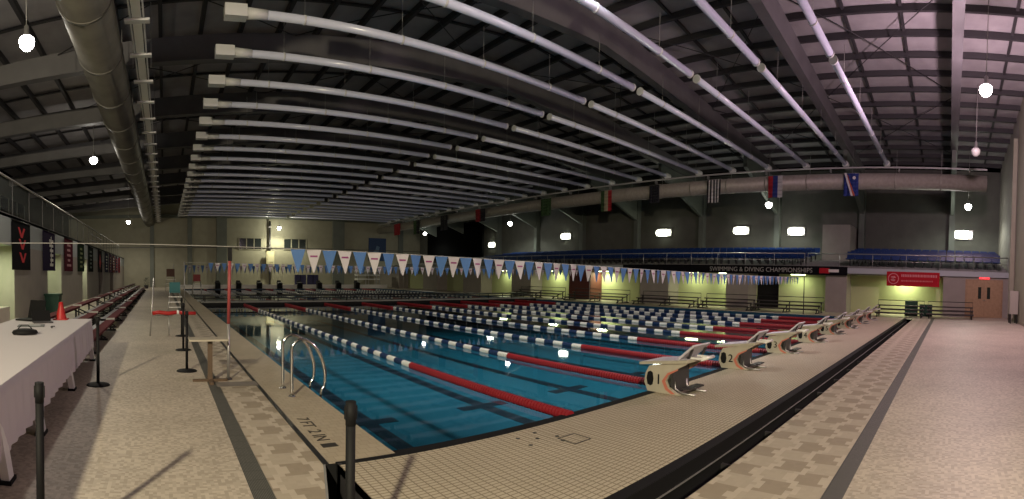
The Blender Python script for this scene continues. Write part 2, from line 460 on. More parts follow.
# ------------------------------------------------------------------ starting blocks (local: +y towards the pool, origin at rear bottom)
panel = [(.80, .0), (.86, .12), (.84, .25), (.78, .36), (.18, .475), (.17, .44), (.26, .39), (.36, .335), (.46, .26), (.50, .17), (.46, .09), (.36, .04), (.26, .0)]
hole = [(.715, .10), (.755, .08), (.80, .10), (.82, .18), (.80, .27), (.755, .29), (.715, .27), (.70, .18)]
def block_proto():
    t = empty('starting_block')
    for sx in (0, .48):
        m = MB(); m.prism(panel, 'x', sx, sx+.05, M_cream); p = obj('side_panel', m, t)
        mm = MB(); xx = sx-.004 if sx == 0 else sx+.054
        mm.prism(hole, 'x', xx, xx+.002, M_black); obj('grip_hole', mm, p)
        arc = [(.34, .33), (.47, .26), (.52, .17), (.47, .07), (.35, .02)]
        arc2 = [(.35, .02), (.47, .07), (.52, .17), (.47, .26), (.34, .33)]
        mm = MB(); mm.prism([(.30, .365), (.47, .29), (.56, .17), (.50, .055), (.40, .005), (.34, .012), (.455, .08), (.505, .17), (.455, .262), (.30, .345)], 'x', xx, xx+.002, M_pink)
        obj('red_stripe', mm, p)
    m = MB(); m.prism([(.14, .46), (.93, .365), (.93, .40), (.14, .50)], 'x', -.03, .56, M_cream); obj('platform', m, t)
    m = MB(); m.prism([(.16, .50), (.88, .408), (.88, .414), (.16, .508)], 'x', .01, .52, M_greyplate); obj('nonslip_top', m, t)
    m = MB(); m.prism([(.07, .69), (.095, .705), (.34, .495), (.31, .48)], 'x', .03, .50, M_greyplate)
    m.prism([(.17, .50), (.20, .50), (.14, .64), (.11, .64)], 'x', .06, .09, M_darksteel); m.prism([(.17, .50), (.20, .50), (.14, .64), (.11, .64)], 'x', .44, .47, M_darksteel)
    obj('kick_plate', m, t)
    m = MB(); m.box(.12, .16, .0, .22, .50, .525, M_white); m.box(.38, .42, .0, .22, .50, .525, M_white); m.cyl((.1, -.01, .515), (.44, -.01, .515), .025, M_white, 10); obj('rear_handle', m, t)
    m = MB(); m.box(.05, .48, .40, .44, .0, .36, M_darksteel); obj('rear_panel', m, t)
    for xx in (.1, .42):
        m = MB(); m.tube([(xx, .08, .012), (xx, .28, .012), (xx, .40, .06), (xx, .43, .30)], .014, M_alu); obj('brace_tube', m, t)
    m = MB(); m.box(.06, .47, .14, .27, .075, .095, M_darksteel); obj('step', m, t)
    return t
bp0 = block_proto()
for i in range(8):
    x = 5.85+2.37*i
    t = bp0 if i == 0 else dup(bp0, (0, 0, 0))
    t.location = (x, 3.2, .021)
    tag(t, f'cream starting block numbered {i+1} on the near bulkhead', 'starting block', 'starting blocks on the near bulkhead')
nums = [text_mesh(str(i+1), .20, M_black) for i in range(8)]
index_kids()
for i, t in enumerate([o for o in bpy.data.objects if o.name.startswith('starting_block') and o.type == 'EMPTY']):
    k = int(t['label'].split('numbered ')[1].split()[0])-1
    o = obj('number', nums[k], t, (-.006, .615, .18), (PI/2, 0, -PI/2))
# far end starting blocks
fb = MB()
fb.prism([(0, 0), (.5, 0), (.45, .5), (.7, .68), (.66, .74), (-.05, .62), (-.05, .56)], 'x', 0, .55, M_black)
fb.prism([(.6, .72), (.68, .72), (.75, .9), (.7, .9)], 'x', .05, .5, M_darksteel)
fb = fb.mesh('far_block')
for i in range(8):
    o = obj('starting_block', fb, None, (5.6+2.33*i, YE+.15, 0))
    tag(o, f'dark distant starting block at the far pool end, {ordn(i)} from the walkway side', 'starting block', 'starting blocks at the far end')

# ------------------------------------------------------------------ backstroke flag lines
def pennant(w, h, mt, mark=False):
    mb = MB()
    mb.prism([(-w/2, 0), (w/2, 0), (w*.04, -h), (-w*.04, -h)], 'y', -.003, .003, mt)
    if mark: mb.box(-w*.25, w*.25, -.006, .006, -h*.32, -h*.24, M_penp)
    return mb.mesh('pennant')
def flagline(name, y, z, x0, x1, pitch, w, h, label, sag=.12, tilt=0.0):
    t = empty(name, ((x0+x1)/2, y, z)); cx = (x0+x1)/2
    tag(t, label, 'flag line')
    def zz(x):
        u = (x-x0)/(x1-x0); return -sag*4*u*(1-u) - tilt*u
    m = MB(); m.tube([(x0-cx+(x1-x0)*i/24, 0, zz(x0+(x1-x0)*i/24)) for i in range(25)], .006, M_rope, 5); obj('cord', m, t)
    pb, pw = pennant(w, h, M_penb), pennant(w, h, M_penw, True)
    n = int((XR-XL-.1)/pitch)
    for i in range(n):
        x = XL+.08+i*pitch
        o = obj('pennant', pb if i % 2 == 0 else pw, t, (x-cx, 0, zz(x)-.003))
        o.rotation_euler = (random.uniform(-.12, .12), 0, random.uniform(-.25, .25))
    return t
flagline('backstroke_flag_line', 7.6, 2.20, -5.0, 25.27, .262, .235, .36, 'near line of blue and white backstroke pennants strung across the pool', sag=.2, tilt=.26)
flagline('backstroke_flag_line', 22.2, 2.12, .93, 25.27, .30, .24, .36, 'second line of blue and white pennants just before the middle bulkhead')
flagline('backstroke_flag_line', 48.8, 2.5, .93, 25.27, .42, .34, .75, 'farthest line of small dark and white pennants near the far end')

# flag pole at left
t = empty('flag_pole', (.97, 7.5, 0)); tag(t, 'upright pole half grey and half red holding the near pennant line', 'pole')
m = MB(); m.cyl((0, 0, 0), (0, 0, .85), .022, M_alu, 10); obj('lower_tube', m, t)
m = MB(); m.cyl((0, 0, .85), (.02, 0, 1.92), .026, mat('faded_red', (.28, .05, .05), .5), 10); obj('red_sleeve', m, t)
m = MB(); m.box(-.01, .05, -.03, .03, 1.80, 2.0, M_black); obj('cord_clip', m, t)
m = MB(); m.lathe([(0.001, .02), (.05, .02), (.06, 0), (0.001, 0)], M_darksteel, 14); obj('base_socket', m, t)
t = empty('flag_pole', (25.3, 7.6, 0)); tag(t, 'slim dark pole on the far deck holding the near pennant line', 'pole')
m = MB(); m.cyl((0, 0, 0), (0, 0, 1.95), .025, M_darksteel, 10); obj('tube', m, t)
m = MB(); m.lathe([(0.001, .02), (.05, .02), (.06, 0), (0.001, 0)], M_darksteel, 14); obj('base_socket', m, t)
for yy, lab in ((22.2, 'second'), (48.8, 'farthest')):
    for xx, sd in ((.9, 'walkway'), (25.3, 'seating')):
        t = empty('flag_pole', (xx, yy, 0)); tag(t, f'thin grey pole on the {sd} side holding the {lab} pennant line', 'pole')
        m = MB(); m.cyl((0, 0, 0), (0, 0, 2.15 if yy < 30 else 2.55), .022, M_alu, 8); obj('tube', m, t)
        m = MB(); m.lathe([(0.001, .02), (.05, .02), (.06, 0), (0.001, 0)], M_darksteel, 14); obj('base_socket', m, t)

# ------------------------------------------------------------------ pool ladder
t = empty('pool_ladder', (1.65, 6.3, 0)); tag(t, 'stainless steel pool ladder with curved grab rails at the pool edge', 'ladder')
for dy in (0, .5):
    pts = [(0, dy, 0), (0, dy, .45), (.0, dy, .62), (.03, dy, .69), (.10, dy, .74), (.20, dy, .73), (.31, dy, .65), (.40, dy, .5), (.455, dy, .3), (.45, dy, .12), (.40, dy, -.02), (.39, dy, -.75)]
    fine = []
    for i in range(len(pts)-1):
        p0, p1, p2, p3 = [Vector(pts[max(0, min(len(pts)-1, j))]) for j in (i-1, i, i+1, i+2)]
        for q in range(5):
            u = q/5; fine.append(.5*((2*p1)+(-p0+p2)*u+(2*p0-5*p1+4*p2-p3)*u*u+(-p0+3*p1-3*p2+p3)*u**3))
    fine.append(Vector(pts[-1]))
    m = MB(); m.tube(fine, .021, M_steel, 12); r = obj('grab_rail', m, t)
    m = MB(); m.lathe([(.001, .018), (.04, .016), (.05, 0)], M_steel, 16, (0, dy, 0)); obj('escutcheon', m, r)
for z in (-.12, -.38, -.64):
    m = MB(); m.box(.34, .44, .0, .5, z-.015, z+.015, M_steel); obj('tread', m, t)

# ------------------------------------------------------------------ stanchions
def stanchion_proto():
    t = empty('stanchion')
    m = MB(); m.lathe([(.001, .035), (.05, .035), (.16, .015), (.175, 0.0), (.001, 0)], M_black, 24); obj('base', m, t)
    m = MB(); m.cyl((0, 0, .02), (0, 0, .90), .024, M_black, 14); obj('post', m, t)
    m = MB(); m.cyl((0, 0, .88), (0, 0, .995), .026, M_black, 14); m.box(-.030, .030, -.010, .010, .91, .975, M_black); obj('belt_head', m, t)
    return t
s0 = stanchion_proto()
for i, (x, y, lab) in enumerate([(-.70, 2.72, 'black stanchion in front of the cloth-covered table'), (-.96, 7.15, 'black stanchion at the far corner of the cloth-covered table'),
        (.37, 8.22, 'black stanchion on the walkway nearest the pole, front one of three'), (.40, 10.5, 'black stanchion on the walkway, middle one of three'),
        (.45, 12.9, 'black stanchion on the walkway, rear one of three'), (.87, 2.21, 'black stanchion at the corner of the starting bulkhead')]):
    t = s0 if i == 0 else dup(s0, (0, 0, 0)); t.location = (x, y, 0); tag(t, lab, 'stanchion', 'retractable belt stanchions')

# low T-stand with flat board
t = empty('sign_stand', (.68, 7.4, 0)); tag(t, 'low brown stand with a flat cream board on the walkway beside the pole', 'sign stand')
M_brown = mat('brown_metal', (.10, .065, .04), .5)
m = MB(); m.box(-.035, .035, -.035, .035, .03, .62, M_brown); obj('post', m, t)
m = MB(); m.box(-.26, .26, -.03, .03, 0, .035, M_brown); m.box(-.03, .03, -.26, .26, 0, .035, M_brown); obj('cross_foot', m, t)
m = MB(); m.box(-.32, .26, -.17, .17, .62, .645, M_cream); obj('board', m, t)
o = obj('painted_floor_shadow', MB().box(-.30, .30, -.14, .14, 0, .006, mat('shadow_grey', (.17, .15, .13), .8)), None, (1.05, 7.15, 0.001)); tag(o, 'dark rectangular painted shadow patch on the floor at the foot of the pole', 'painted shadow')  # flat grey slab standing in for a cast shadow on the deck

# lifeguard pole, rescue tube, chair
t = empty('rescue_stand', (-.33, 12.95, 0)); tag(t, 'thin leaning grey pole stand carrying a red rescue tube', 'stand')
m = MB(); m.tube([(-.04, 0, 0), (.0, 0, .6), (.06, .02, 1.5)], .02, M_alu); obj('pole', m, t)
m = MB(); m.tube([(0, 0, .55), (.55, -.05, .52)], .012, M_alu); m.tube([(.45, 0, .52), (.45, 0, 0)], .015, M_alu); obj('arm', m, t)
t2 = empty('rescue_tube', (-.25, 12.75, .60)); tag(t2, 'red foam rescue tube lying across the walkway stand', 'rescue tube')
m = MB(); m.tube([(-.05, 0, 0), (.1, 0, .03), (.35, .02, .0), (.6, 0, .03)], .05, M_red, 12); obj('foam_tube', m, t2)
m = MB(); m.tube([(.6, 0, .03), (.8, 0, .0), (1.05, .02, .0)], .045, M_red, 12); obj('foam_tube', m, t2)
m = MB(); m.tube([(.57, 0, .03), (.63, 0, .03)], .056, M_white, 12); obj('strap', m, t2)

def lifeguard_chair(x, y, s, seatmat, lab):
    t = empty('lifeguard_chair', (x, y, 0)); tag(t, lab, 'lifeguard chair')
    for sx in (-1, 1):
        for sy in (-1, 1):
            m = MB(); m.tube([(sx*.42*s, sy*.45*s, 0), (sx*.28*s, sy*.25*s, 1.15*s)], .022, M_alu); obj('leg', m, t)
    m = MB(); m.box(-.32*s, .32*s, -.3*s, .3*s, 1.15*s, 1.2*s, seatmat); obj('seat', m, t)
    m = MB(); m.box(-.32*s, .32*s, .26*s, .3*s, 1.2*s, 1.75*s, seatmat); obj('backrest', m, t)
    for z in (.3, .6, .9):
        m = MB(); m.box(-.38*s, .38*s, -.42*s, -.3*s, z*s, (z+.04)*s, M_white); obj('step', m, t)
    return t
lifeguard_chair(.45, 21.0, .72, mat('dark_teal', (.02, .13, .14), .6), 'teal lifeguard chair standing on the walkway beyond the red tube')
lifeguard_chair(2.6, 39.5, .9, mat('dull_red_seat', (.18, .01, .012), .6), 'distant red-backed lifeguard chair by the far course')
lifeguard_chair(.6, 46.5, 1.2, mat('brown_seat', (.12, .05, .03), .6), 'distant brown lifeguard chair near the far wall')

# ------------------------------------------------------------------ cloth-covered table
TX0, TX1, TY0, TY1, TZ = -2.75, -1.25, .9, 9.5, .75
t = empty('officials_table', (-2.0, 5.2, 0)); tag(t, 'long officials table with white legs hidden under a white cloth', 'table'); table_root = t
m = MB(); m.box(TX0+2.03, TX1+1.97, TY0-5.17, TY1-5.23, TZ-.04, TZ-.006, M_white); obj('tabletop', m, t)
for yy in (1.6, 3.65, 4.85, 6.8, 9.2):
    for xx, sg in ((-1.285, 1), (-2.6, -1)):
        m = MB(); m.prism([(xx+2-.035+sg*.085, .02), (xx+2+.035+sg*.085, .02), (xx+2+.035-sg*.03, TZ-.045), (xx+2-.035-sg*.03, TZ-.045)], 'y', yy-5.2-.06, yy-5.2+.06, M_white); lg = obj('leg', m, t)
        m = MB(); m.box(xx+2-.05+sg*.085, xx+2+.05+sg*.085, yy-5.2-.08, yy-5.2+.08, .0, .03, M_black); obj('foot', m, lg)
# cloth: top + pleated skirt
cl = MB(); hem = .21
def skirt_pts(n0, n1, fixed, axis, sign):
    pts = []; L_ = abs(n1-n0); n = int(L_/.045)
    for i in range(n+1):
        u = n0+(n1-n0)*i/n
        w = .014*math.sin(u*2*PI/.26+.6*math.sin(u*3.1)) + .006*math.sin(u*17)
        pts.append((u, w))
    return pts
loop_t, loop_b = [], []
for axis, a, b2, fx, sg in (('y', TY0, TY1, TX1, 1), ('x', TX1, TX0, TY1, 1), ('y', TY1, TY0, TX0, -1), ('x', TX0, TX1, TY0, -1)):
    for u, w in skirt_pts(a, b2, fx, axis, sg)[:-1]:
        hz = hem + .012*math.sin(u*2.3)
        if axis == 'y': loop_t.append((fx, u, TZ)); loop_b.append((fx+sg*(.035+w), u, hz))
        else: loop_t.append((u, fx, TZ)); loop_b.append((u, fx+sg*(.035+w), hz))
nn = len(loop_t)
rows = []
for k in range(6):
    f = k/5
    rows.append([tuple(a_[i]*(1-f**.7)+b_[i]*f**.7 if i < 2 else a_[i]*(1-f)+b_[i]*f for i in range(3)) for a_, b_ in zip(loop_t, loop_b)])
base = 0; cl.mi(M_cloth)
for r in rows: cl.v += r
for k in range(5):
    for i in range(nn):
        j = (i+1) % nn; cl.f.append((k*nn+i, k*nn+j, (k+1)*nn+j, (k+1)*nn+i)); cl.m.append(0); cl.sm.append(True)
cl.f.append(tuple(range(nn))); cl.m.append(0); cl.sm.append(False)
o = obj('tablecloth', cl, None); tag(o, 'white pleated tablecloth draped over the long officials table', 'tablecloth')
th = .024; piv = Vector((-1.25, 3.6, 0)); rm = Matrix.Rotation(th, 3, 'Z')
for q in (o, table_root):
    q.location = piv + rm @ (q.location-piv); q.rotation_euler = (0, 0, th)

# things on the table
def tag_e(name, loc, lab, cat, rz=0): e = empty(name, loc, rz); tag(e, lab, cat); return e
TZZ = TZ+.002
t = tag_e('laptop', (-2.5, 9.1, TZZ), 'open black laptop on the white tablecloth', 'laptop', -.5)
m = MB(); m.box(-.2, .2, -.2, .13, 0, .03, M_black); obj('keyboard_base', m, t)
m = MB(); m.box(-.2, .2, 0, .015, 0, .36, M_black, Matrix.Translation((0, .13, .02)) @ Matrix.Rotation(-.25, 4, 'X')); obj('screen', m, t)
t = tag_e('laptop', (-2.15, 8.65, TZZ), 'second dark laptop with its lid tipped back, nearer the clipboard', 'laptop', .4)
m = MB(); m.box(-.17, .17, -.12, .12, 0, .02, M_darksteel); obj('keyboard_base', m, t)
m = MB(); m.box(-.17, .17, 0, .012, 0, .22, M_black, Matrix.Translation((0, .12, .02)) @ Matrix.Rotation(-.6, 4, 'X')); obj('screen', m, t)
t = tag_e('clipboard', (-2.2, 8.05, TZZ), 'grey clipboard lying flat on the tablecloth behind the black bag', 'clipboard', .2)
m = MB(); m.box(-.22, .22, -.16, .16, 0, .012, mat('slate_board', (.09, .10, .10), .5)); obj('board', m, t)
m = MB(); m.box(-.05, .05, .12, .16, .012, .028, M_alu); obj('clip', m, t)
m = MB(); m.box(-.16, .16, -.13, .11, .012, .015, mat('printed_sheet', (.3, .31, .31), .7)); obj('sheet', m, t)
t = tag_e('equipment_bag', (-1.98, 6.9, TZZ), 'low black soft bag lying on the near part of the tablecloth', 'bag', .3)
bm_ = MB(); bm_.lathe([(.001, 0), (.17, 0), (.19, .03), (.17, .07), (.10, .095), (.001, .10)], M_black, 20); bo = obj('pouch', bm_, t); bo.scale = (1.0, .72, .85)
m = MB(); m.tube([(-.1, 0, .08), (-.05, .02, .13), (.05, .02, .13), (.1, 0, .08)], .008, M_black); obj('strap', m, t)
t = tag_e('traffic_cone', (-1.95, 9.3, TZZ), 'small red cone standing on the far end of the tablecloth', 'cone')
m = MB(); m.box(-.13, .13, -.13, .13, 0, .02, M_red); obj('base', m, t)
m = MB(); m.lathe([(.11, .02), (.05, .24), (.04, .33), (.001, .34)], M_red, 20); obj('cone', m, t)
t = tag_e('whistle', (-1.78, 7.75, TZZ), 'small dark whistle beside the clipboard', 'whistle')
m = MB(); m.cyl((0, 0, .02), (0, .02, .02), .02, M_darksteel, 12); m.box(0, .05, 0, .02, .022, .04, M_darksteel); obj('body', m, t)
t = tag_e('cap', (-4.4, 12.2, .757), 'black cap on the second cloth-draped table', 'cap')
m = MB(); m.lathe([(.10, 0), (.10, .06), (.07, .11), (.001, .13)], M_black, 18); obj('crown', m, t)
m = MB(); m.prism([(-.08, .05), (.08, .05), (.07, .17), (-.07, .17)], 'z', .0, .012, M_black); obj('peak', m, t)
m = MB(); m.box(-4.75, -4.15, 5.5, 13.0, .0, .755, M_cloth)
o = obj('side_table', m, None); tag(o, 'second cloth-draped table behind the long officials table', 'table')
o.data.materials[0] = mat('cream_tablecloth', (.62, .58, .50), .85)

# ------------------------------------------------------------------ left bleachers
def bleacher_proto(length, rows, seatm, run=.62, rise=.21, z0=.40, name='bleacher'):
    """local: x = depth away from the pool (0 front), y = length"""
    t = empty(name)
    for r in range(rows):
        x = r*run; z = z0+r*rise
        m = MB(); m.box(x, x+.25, 0, length, z-.06, z, seatm); s = obj('seat_board', m, t)
        for ya in (-.012, length):
            m = MB(); m.box(x-.005, x+.255, ya, ya+.012, z-.045, z+.005, mat('dull_end_cap', (.30, .29, .28), .7)); obj('end_cap', m, s)
        if r: 
            m = MB(); m.box(x-.32, x-.06, 0, length, max(.06, z-.26), max(.06, z-.26)+.03, M_blackmetal); obj('foot_board', m, t)
    n = max(2, int(length/1.8)+1)
    for k in range(n):
        y = .1+(length-.2)*k/(n-1); m = MB()
        top = z0+(rows-1)*rise-.035; xe = (rows-1)*run+.2
        m.box(-.05, xe+.1, y-.025, y+.025, 0, .05, M_blackmetal)
        for r in range(rows):
            m.box(r*run+.08, r*run+.13, y-.025, y+.025, .05, z0+r*rise-.035, M_blackmetal)
        m.tube([(0, y, .06), (xe, y, top-.05)], .022, M_blackmetal, 6)
        m.tube([(xe, y, .06), (.2, y, z0-.05)], .018, M_blackmetal, 6)
        obj('frame', m, t)
    return t
bl0 = bleacher_proto(4.4, 3, M_maroon, run=.5, rise=.20, z0=.30)
bl0.scale = (-1, 1, 1)
y = 9.85; i = 0
while y+4.4 < 54:
    t = bl0 if i == 0 else dup(bl0, (0, 0, 0))
    t.location = (-1.40-.012*(y-8), y, 0)
    tag(t, f'low bleacher with maroon seat boards along the walkway, {ordn(i)} from the cloth-covered table', 'bleacher', 'maroon bleachers along the left wall')
    y += 5.0; i += 1

# ------------------------------------------------------------------ left wall and mezzanine
m = MB()
gaps = [(-3.3, 16.2), (21.1, 24.0), (30.4, 32.2), (38, 41), (46, 49)]
pil = [(YNN, -6), (16.2, 21.1), (24.0, 30.4), (32.2, 38), (41, 46), (49, YB)]
for a, b2 in pil: m.box(XLW-1.0, XLW, a, b2, 0, 2.6, M_pillar)
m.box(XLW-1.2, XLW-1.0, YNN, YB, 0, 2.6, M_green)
m.box(XLW-1.2, XLW, YNN, YB, 2.6, 3.6, mat('mezzanine_fascia', (.30, .33, .33), .7))
wl = struct('wall_left', m)
m = MB(); m.box(XLU, XLW, YNN, YB, 3.5, 3.62, M_conc); struct('floor_mezzanine', m)
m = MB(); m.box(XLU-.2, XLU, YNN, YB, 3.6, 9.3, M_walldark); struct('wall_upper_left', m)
wn = MB(); wn.box(XLU+.0, XLU+.05, 33, 42, 6.0, 7.6, M_darkglass)
w1 = struct('window_1', wn)
for k in range(5):
    m = MB(); m.box(XLU+.05, XLU+.10, 33+k*2.2, 33.12+k*2.2, 5.95, 7.65, M_column); struct('window_frame', m, w1)
t = empty('glass_railing', (XLW, 10, 3.62)); tag(t, 'glass balustrade with a pale top rail along the gallery above the banners', 'railing')
m = MB(); m.cyl((0, YN-10, 1.17), (0, 46, 1.17), .035, M_alu, 8); obj('top_rail', m, t)
for k in range(28):
    m = MB(); m.box(-.012, .012, -12.8+k*2.1, -12.775+k*2.1, 0, 1.15, M_darksteel); obj('post', m, t)
m = MB(); m.box(-.006, .006, YN-10, 46, .08, 1.05, M_glasspane); obj('glass', m, t)
for zz in (.35, .75):
    m = MB(); m.cyl((0.02, 24, zz), (0.02, 30, zz), .03, M_alu, 8); obj('mid_rail', m, t)
# banners on the left wall
bcols = [(M_bannerblk, M_redletter, 'black banner with bold red lettering'), (mat('violet_banner', (.018, .010, .038), .9, spec=.05), M_lettering, 'dark violet banner with pale vertical lettering'),
         (mat('wine_banner', (.07, .008, .018), .9, spec=.05), mat('rose_lettering', (.40, .20, .22), .7), 'wine red banner with a pale rose motif'), (mat('forest_banner', (.008, .018, .010), .9, spec=.05), mat('olive_letter', (.15, .17, .06), .7), 'dark green banner with an olive motif'),
         (mat('ink_banner', (.008, .012, .010), .9, spec=.05), mat('grey_letter', (.12, .14, .12), .7), 'near-black banner with a grey motif'), (mat('jet_banner', (.012, .008, .010), .9, spec=.05), mat('bright_red_letter', (.65, .02, .03), .7), 'black banner with a bright red emblem'),
         (mat('navy_banner', (.012, .014, .05), .9, spec=.05), M_lettering, 'navy banner with small pale marks'), (mat('plum_banner', (.06, .01, .05), .9, spec=.05), mat('gold_letter', (.3, .2, .04), .7), 'plum banner with a gold mark'),
         (mat('crimson_banner', (.10, .008, .012), .9, spec=.05), M_lettering, 'crimson banner with pale marks'), (mat('slate_banner', (.04, .03, .05), .9, spec=.05), M_redletter, 'slate banner with red marks'), (mat('ruby_banner', (.12, .01, .02), .9, spec=.05), M_bannerblk, 'ruby banner with a black mark')]
by = [17.0, 21.3, 25.8, 29.7, 33.7, 38.6, 43, 46.2, 49.2, 52.2, 55.2]
for i, (y, (mb_, ml, lb)) in enumerate(zip(by, bcols)):
    t = empty('wall_banner', (XLW+.03, y, 1.79)); tag(t, lb+' hanging on the pillared wall above the bleachers', 'banner')
    w = 1.15
    m = MB(); m.box(0, .012, -w, w, 0, 1.68, mb_); obj('cloth', m, t)
    m = MB(); m.cyl((.02, -w-.05, 1.69), (.02, w+.05, 1.69), .018, M_blackmetal, 8); obj('hanging_rod', m, t)
    m = MB(); rr = random.Random(i)
    if i == 0:
        for z, (a, b2) in ((1.15, (-.45, .4)), (.75, (-.35, .5)), (.28, (-.3, .55))):
            m.prism([(a, z+.33), (a+.2, z+.33), ((a+b2)/2+.05, z+.1), (b2-.15, z+.33), (b2+.05, z+.33), ((a+b2)/2+.15, z-.02), ((a+b2)/2-.08, z-.02)], 'x', .013, .016, ml)
    elif i == 1:
        for k in range(6): m.box(.013, .016, .1+.1*math.sin(k), .75, .2+k*.21, .32+k*.21, ml)
        m.box(.013, .016, .3, .42, .2, 1.5, ml)
    elif i == 5:
        m.prism([(.0, 1.4), (.35, .95), (.7, .75), (.35, .6), (0, .2), (-.35, .6), (-.6, .75), (-.3, .95)], 'x', .013, .016, ml)
    else:
        for k in range(5): m.box(.013, .016, -.3-.25*rr.random(), .3+.3*rr.random(), .25+k*.26, .37+k*.26, ml)
    obj('lettering', m, t)
# bin by the left wall
t = empty('waste_bin', (-4.6, 20.4, 0)); t.scale = (.8, .8, .75); tag(t, 'dark green square bin under the violet banner', 'bin')
m = MB(); m.prism([(-.32, 0), (.32, 0), (.38, 1.0), (-.38, 1.0)], 'y', -.35, .35, M_grass); obj('body', m, t)
m = MB(); m.box(-.42, .42, -.4, .4, 1.0, 1.1, M_grass); obj('lid', m, t)
# potted shrub at the far end of the walkway
t = empty('potted_plant', (-2.0, 56, 0)); tag(t, 'dark green potted shrub at the far end of the walkway', 'plant')
m = MB(); m.lathe([(.001, 0), (.2, 0), (.26, .4), (.23, .4), (.001, .36)], M_darksteel, 16); obj('pot', m, t)
m = MB(); rr = random.Random(3); Mleaf = mat('dark_leaf', (.02, .05, .02), .6)
for k in range(160):
    a = rr.uniform(0, 2*PI); r = rr.uniform(.05, .36); z = rr.uniform(.42, 1.3); s = .09
    c = Vector((r*math.cos(a), r*math.sin(a), z)); d = Vector((math.cos(a), math.sin(a), rr.uniform(-.3, .8))).normalized()*s*1.4; w = Vector((-math.sin(a), math.cos(a), 0))*s*.45
    m.poly([c, c+d*.5+w, c+d, c+d*.5-w], Mleaf)
obj('foliage', m, t)

# ------------------------------------------------------------------ far end wall
m = MB(); m.box(XLU, XU, YB, YB+.3, 0, 11.6, M_wall)
we = struct('wall_far', m)
for x, w in ((-1.5, .5), (3.2, .55), (7.2, 1.3), (22.6, 1.6), (31.8, .7)):
    m = MB(); m.box(x-w/2, x+w/2, YB-.3, YB, 0, 8.8, M_column); struct('column', m, we)
m = MB(); m.box(XLU, XU, YB-.25, YB, 8.6, 9.0, M_column); m.box(XLU, XU, YB-.12, YB, 4.9, 4.97, M_darksteel); struct('crossbeam', m, we)
for k, (a, b2) in enumerate(((9.4, 12.3), (15.2, 18.2))):
    m = MB(); m.box(a, b2, YB-.04, YB+.0, 4.75, 6.15, M_darkglass); w = struct(f'window_{k+2}', m)
    m = MB()
    for q in range(4): xx = a+(b2-a)*q/3; m.box(xx-.06, xx+.06, YB-.09, YB-.04, 4.7, 6.2, M_wall)
    m.box(a, b2, YB-.09, YB-.04, 4.7, 4.78, M_wall); m.box(a, b2, YB-.09, YB-.04, 6.12, 6.2, M_wall)
    struct('window_frame', m, w)
t = empty('wall_poster', (28.3, YB-.02, 3.5)); tag(t, 'large dark blue poster with a pale swimmer figure on the far wall', 'poster')
m = MB(); m.box(-1.3, 1.3, -.05, 0, 0, 3.1, mat('poster_blue', (.012, .04, .12), .6)); obj('panel', m, t)
m = MB(); m.prism([(-.5, .4), (.6, .5), (.5, 1.1), (.2, 1.3), (.35, 1.9), (-.1, 2.1), (-.3, 1.5), (-.6, 1.2)], 'y', -.06, -.052, mat('poster_pale', (.10, .18, .28), .6)); obj('figure', m, t)
t = empty('downpipe', (13.3, YB-.42, 0)); tag(t, 'slim dark vertical pipe on the far wall below the bright lamp', 'pipe')
m = MB(); m.cyl((0, 0, 0), (0, 0, 8.3), .12, M_darksteel, 10); obj('pipe', m, t)
for zz in (2, 5, 7.5):
    m = MB(); m.box(-.18, .18, -.14, .18, zz, zz+.1, M_alu); obj('clamp', m, t)
t = empty('notice_box', (13.3, YB-.66, 4.1 - 1.2)); tag(t, 'pale yellow box fixed to the vertical pipe on the far wall', 'box')
m = MB(); m.box(-.5, .5, -.1, .1, 0, 1.6, mat('yellowed_box', (.75, .70, .42), .5)); obj('case', m, t)
m = MB(); m.box(-.4, .4, -.13, -.1, .2, 1.4, mat('notice_face', (.8, .76, .5), .5)); obj('face', m, t)
for k, (x, lab) in enumerate(((16.4, 'walkway-side'), (18.0, 'seating-side'))):
    t = empty('gym_mat', (x+.2, 59.5, 0)); tag(t, f'dark blue upright mat by the far wall, {lab} one of two', 'mat', 'upright mats')
    m = MB(); m.box(-.7, .7, -.15, .15, 0.0, 1.55, mat('mat_navy', (.02, .02, .09), .5)); obj('pad', m, t)
    m = MB(); m.box(-.03, .03, -.17, .17, 0, 1.56, M_black); obj('seam_strap', m, t)
# shallow cabinets / equipment racks at the far right corner of the pool
def rack(x, y, w, lab):
    t = empty('judging_stand', (x, y, 0)); tag(t, lab, 'stand')
    for z in (1.0, 1.5, 2.0):
        m = MB(); m.box(0, w, 0, 1.0, z, z+.12, M_white); obj('platform', m, t)
    for xx in (0.05, w*.5, w-.05):
        for yy in (.05, .95):
            m = MB(); m.box(xx-.04, xx+.04, yy-.04, yy+.04, 0, 2.0, M_alu); obj('leg', m, t)
rack(23.0, 56.5, 3.0, 'white tiered platform stand at the far corner of the deck')
m = MB(); m.box(XL-1, XW-1.5, YE+.9, YE+1.2, 0.0, .42, M_white); o = obj('low_wall', m, None); o['kind'] = 'structure'; o.name = 'trim_1'

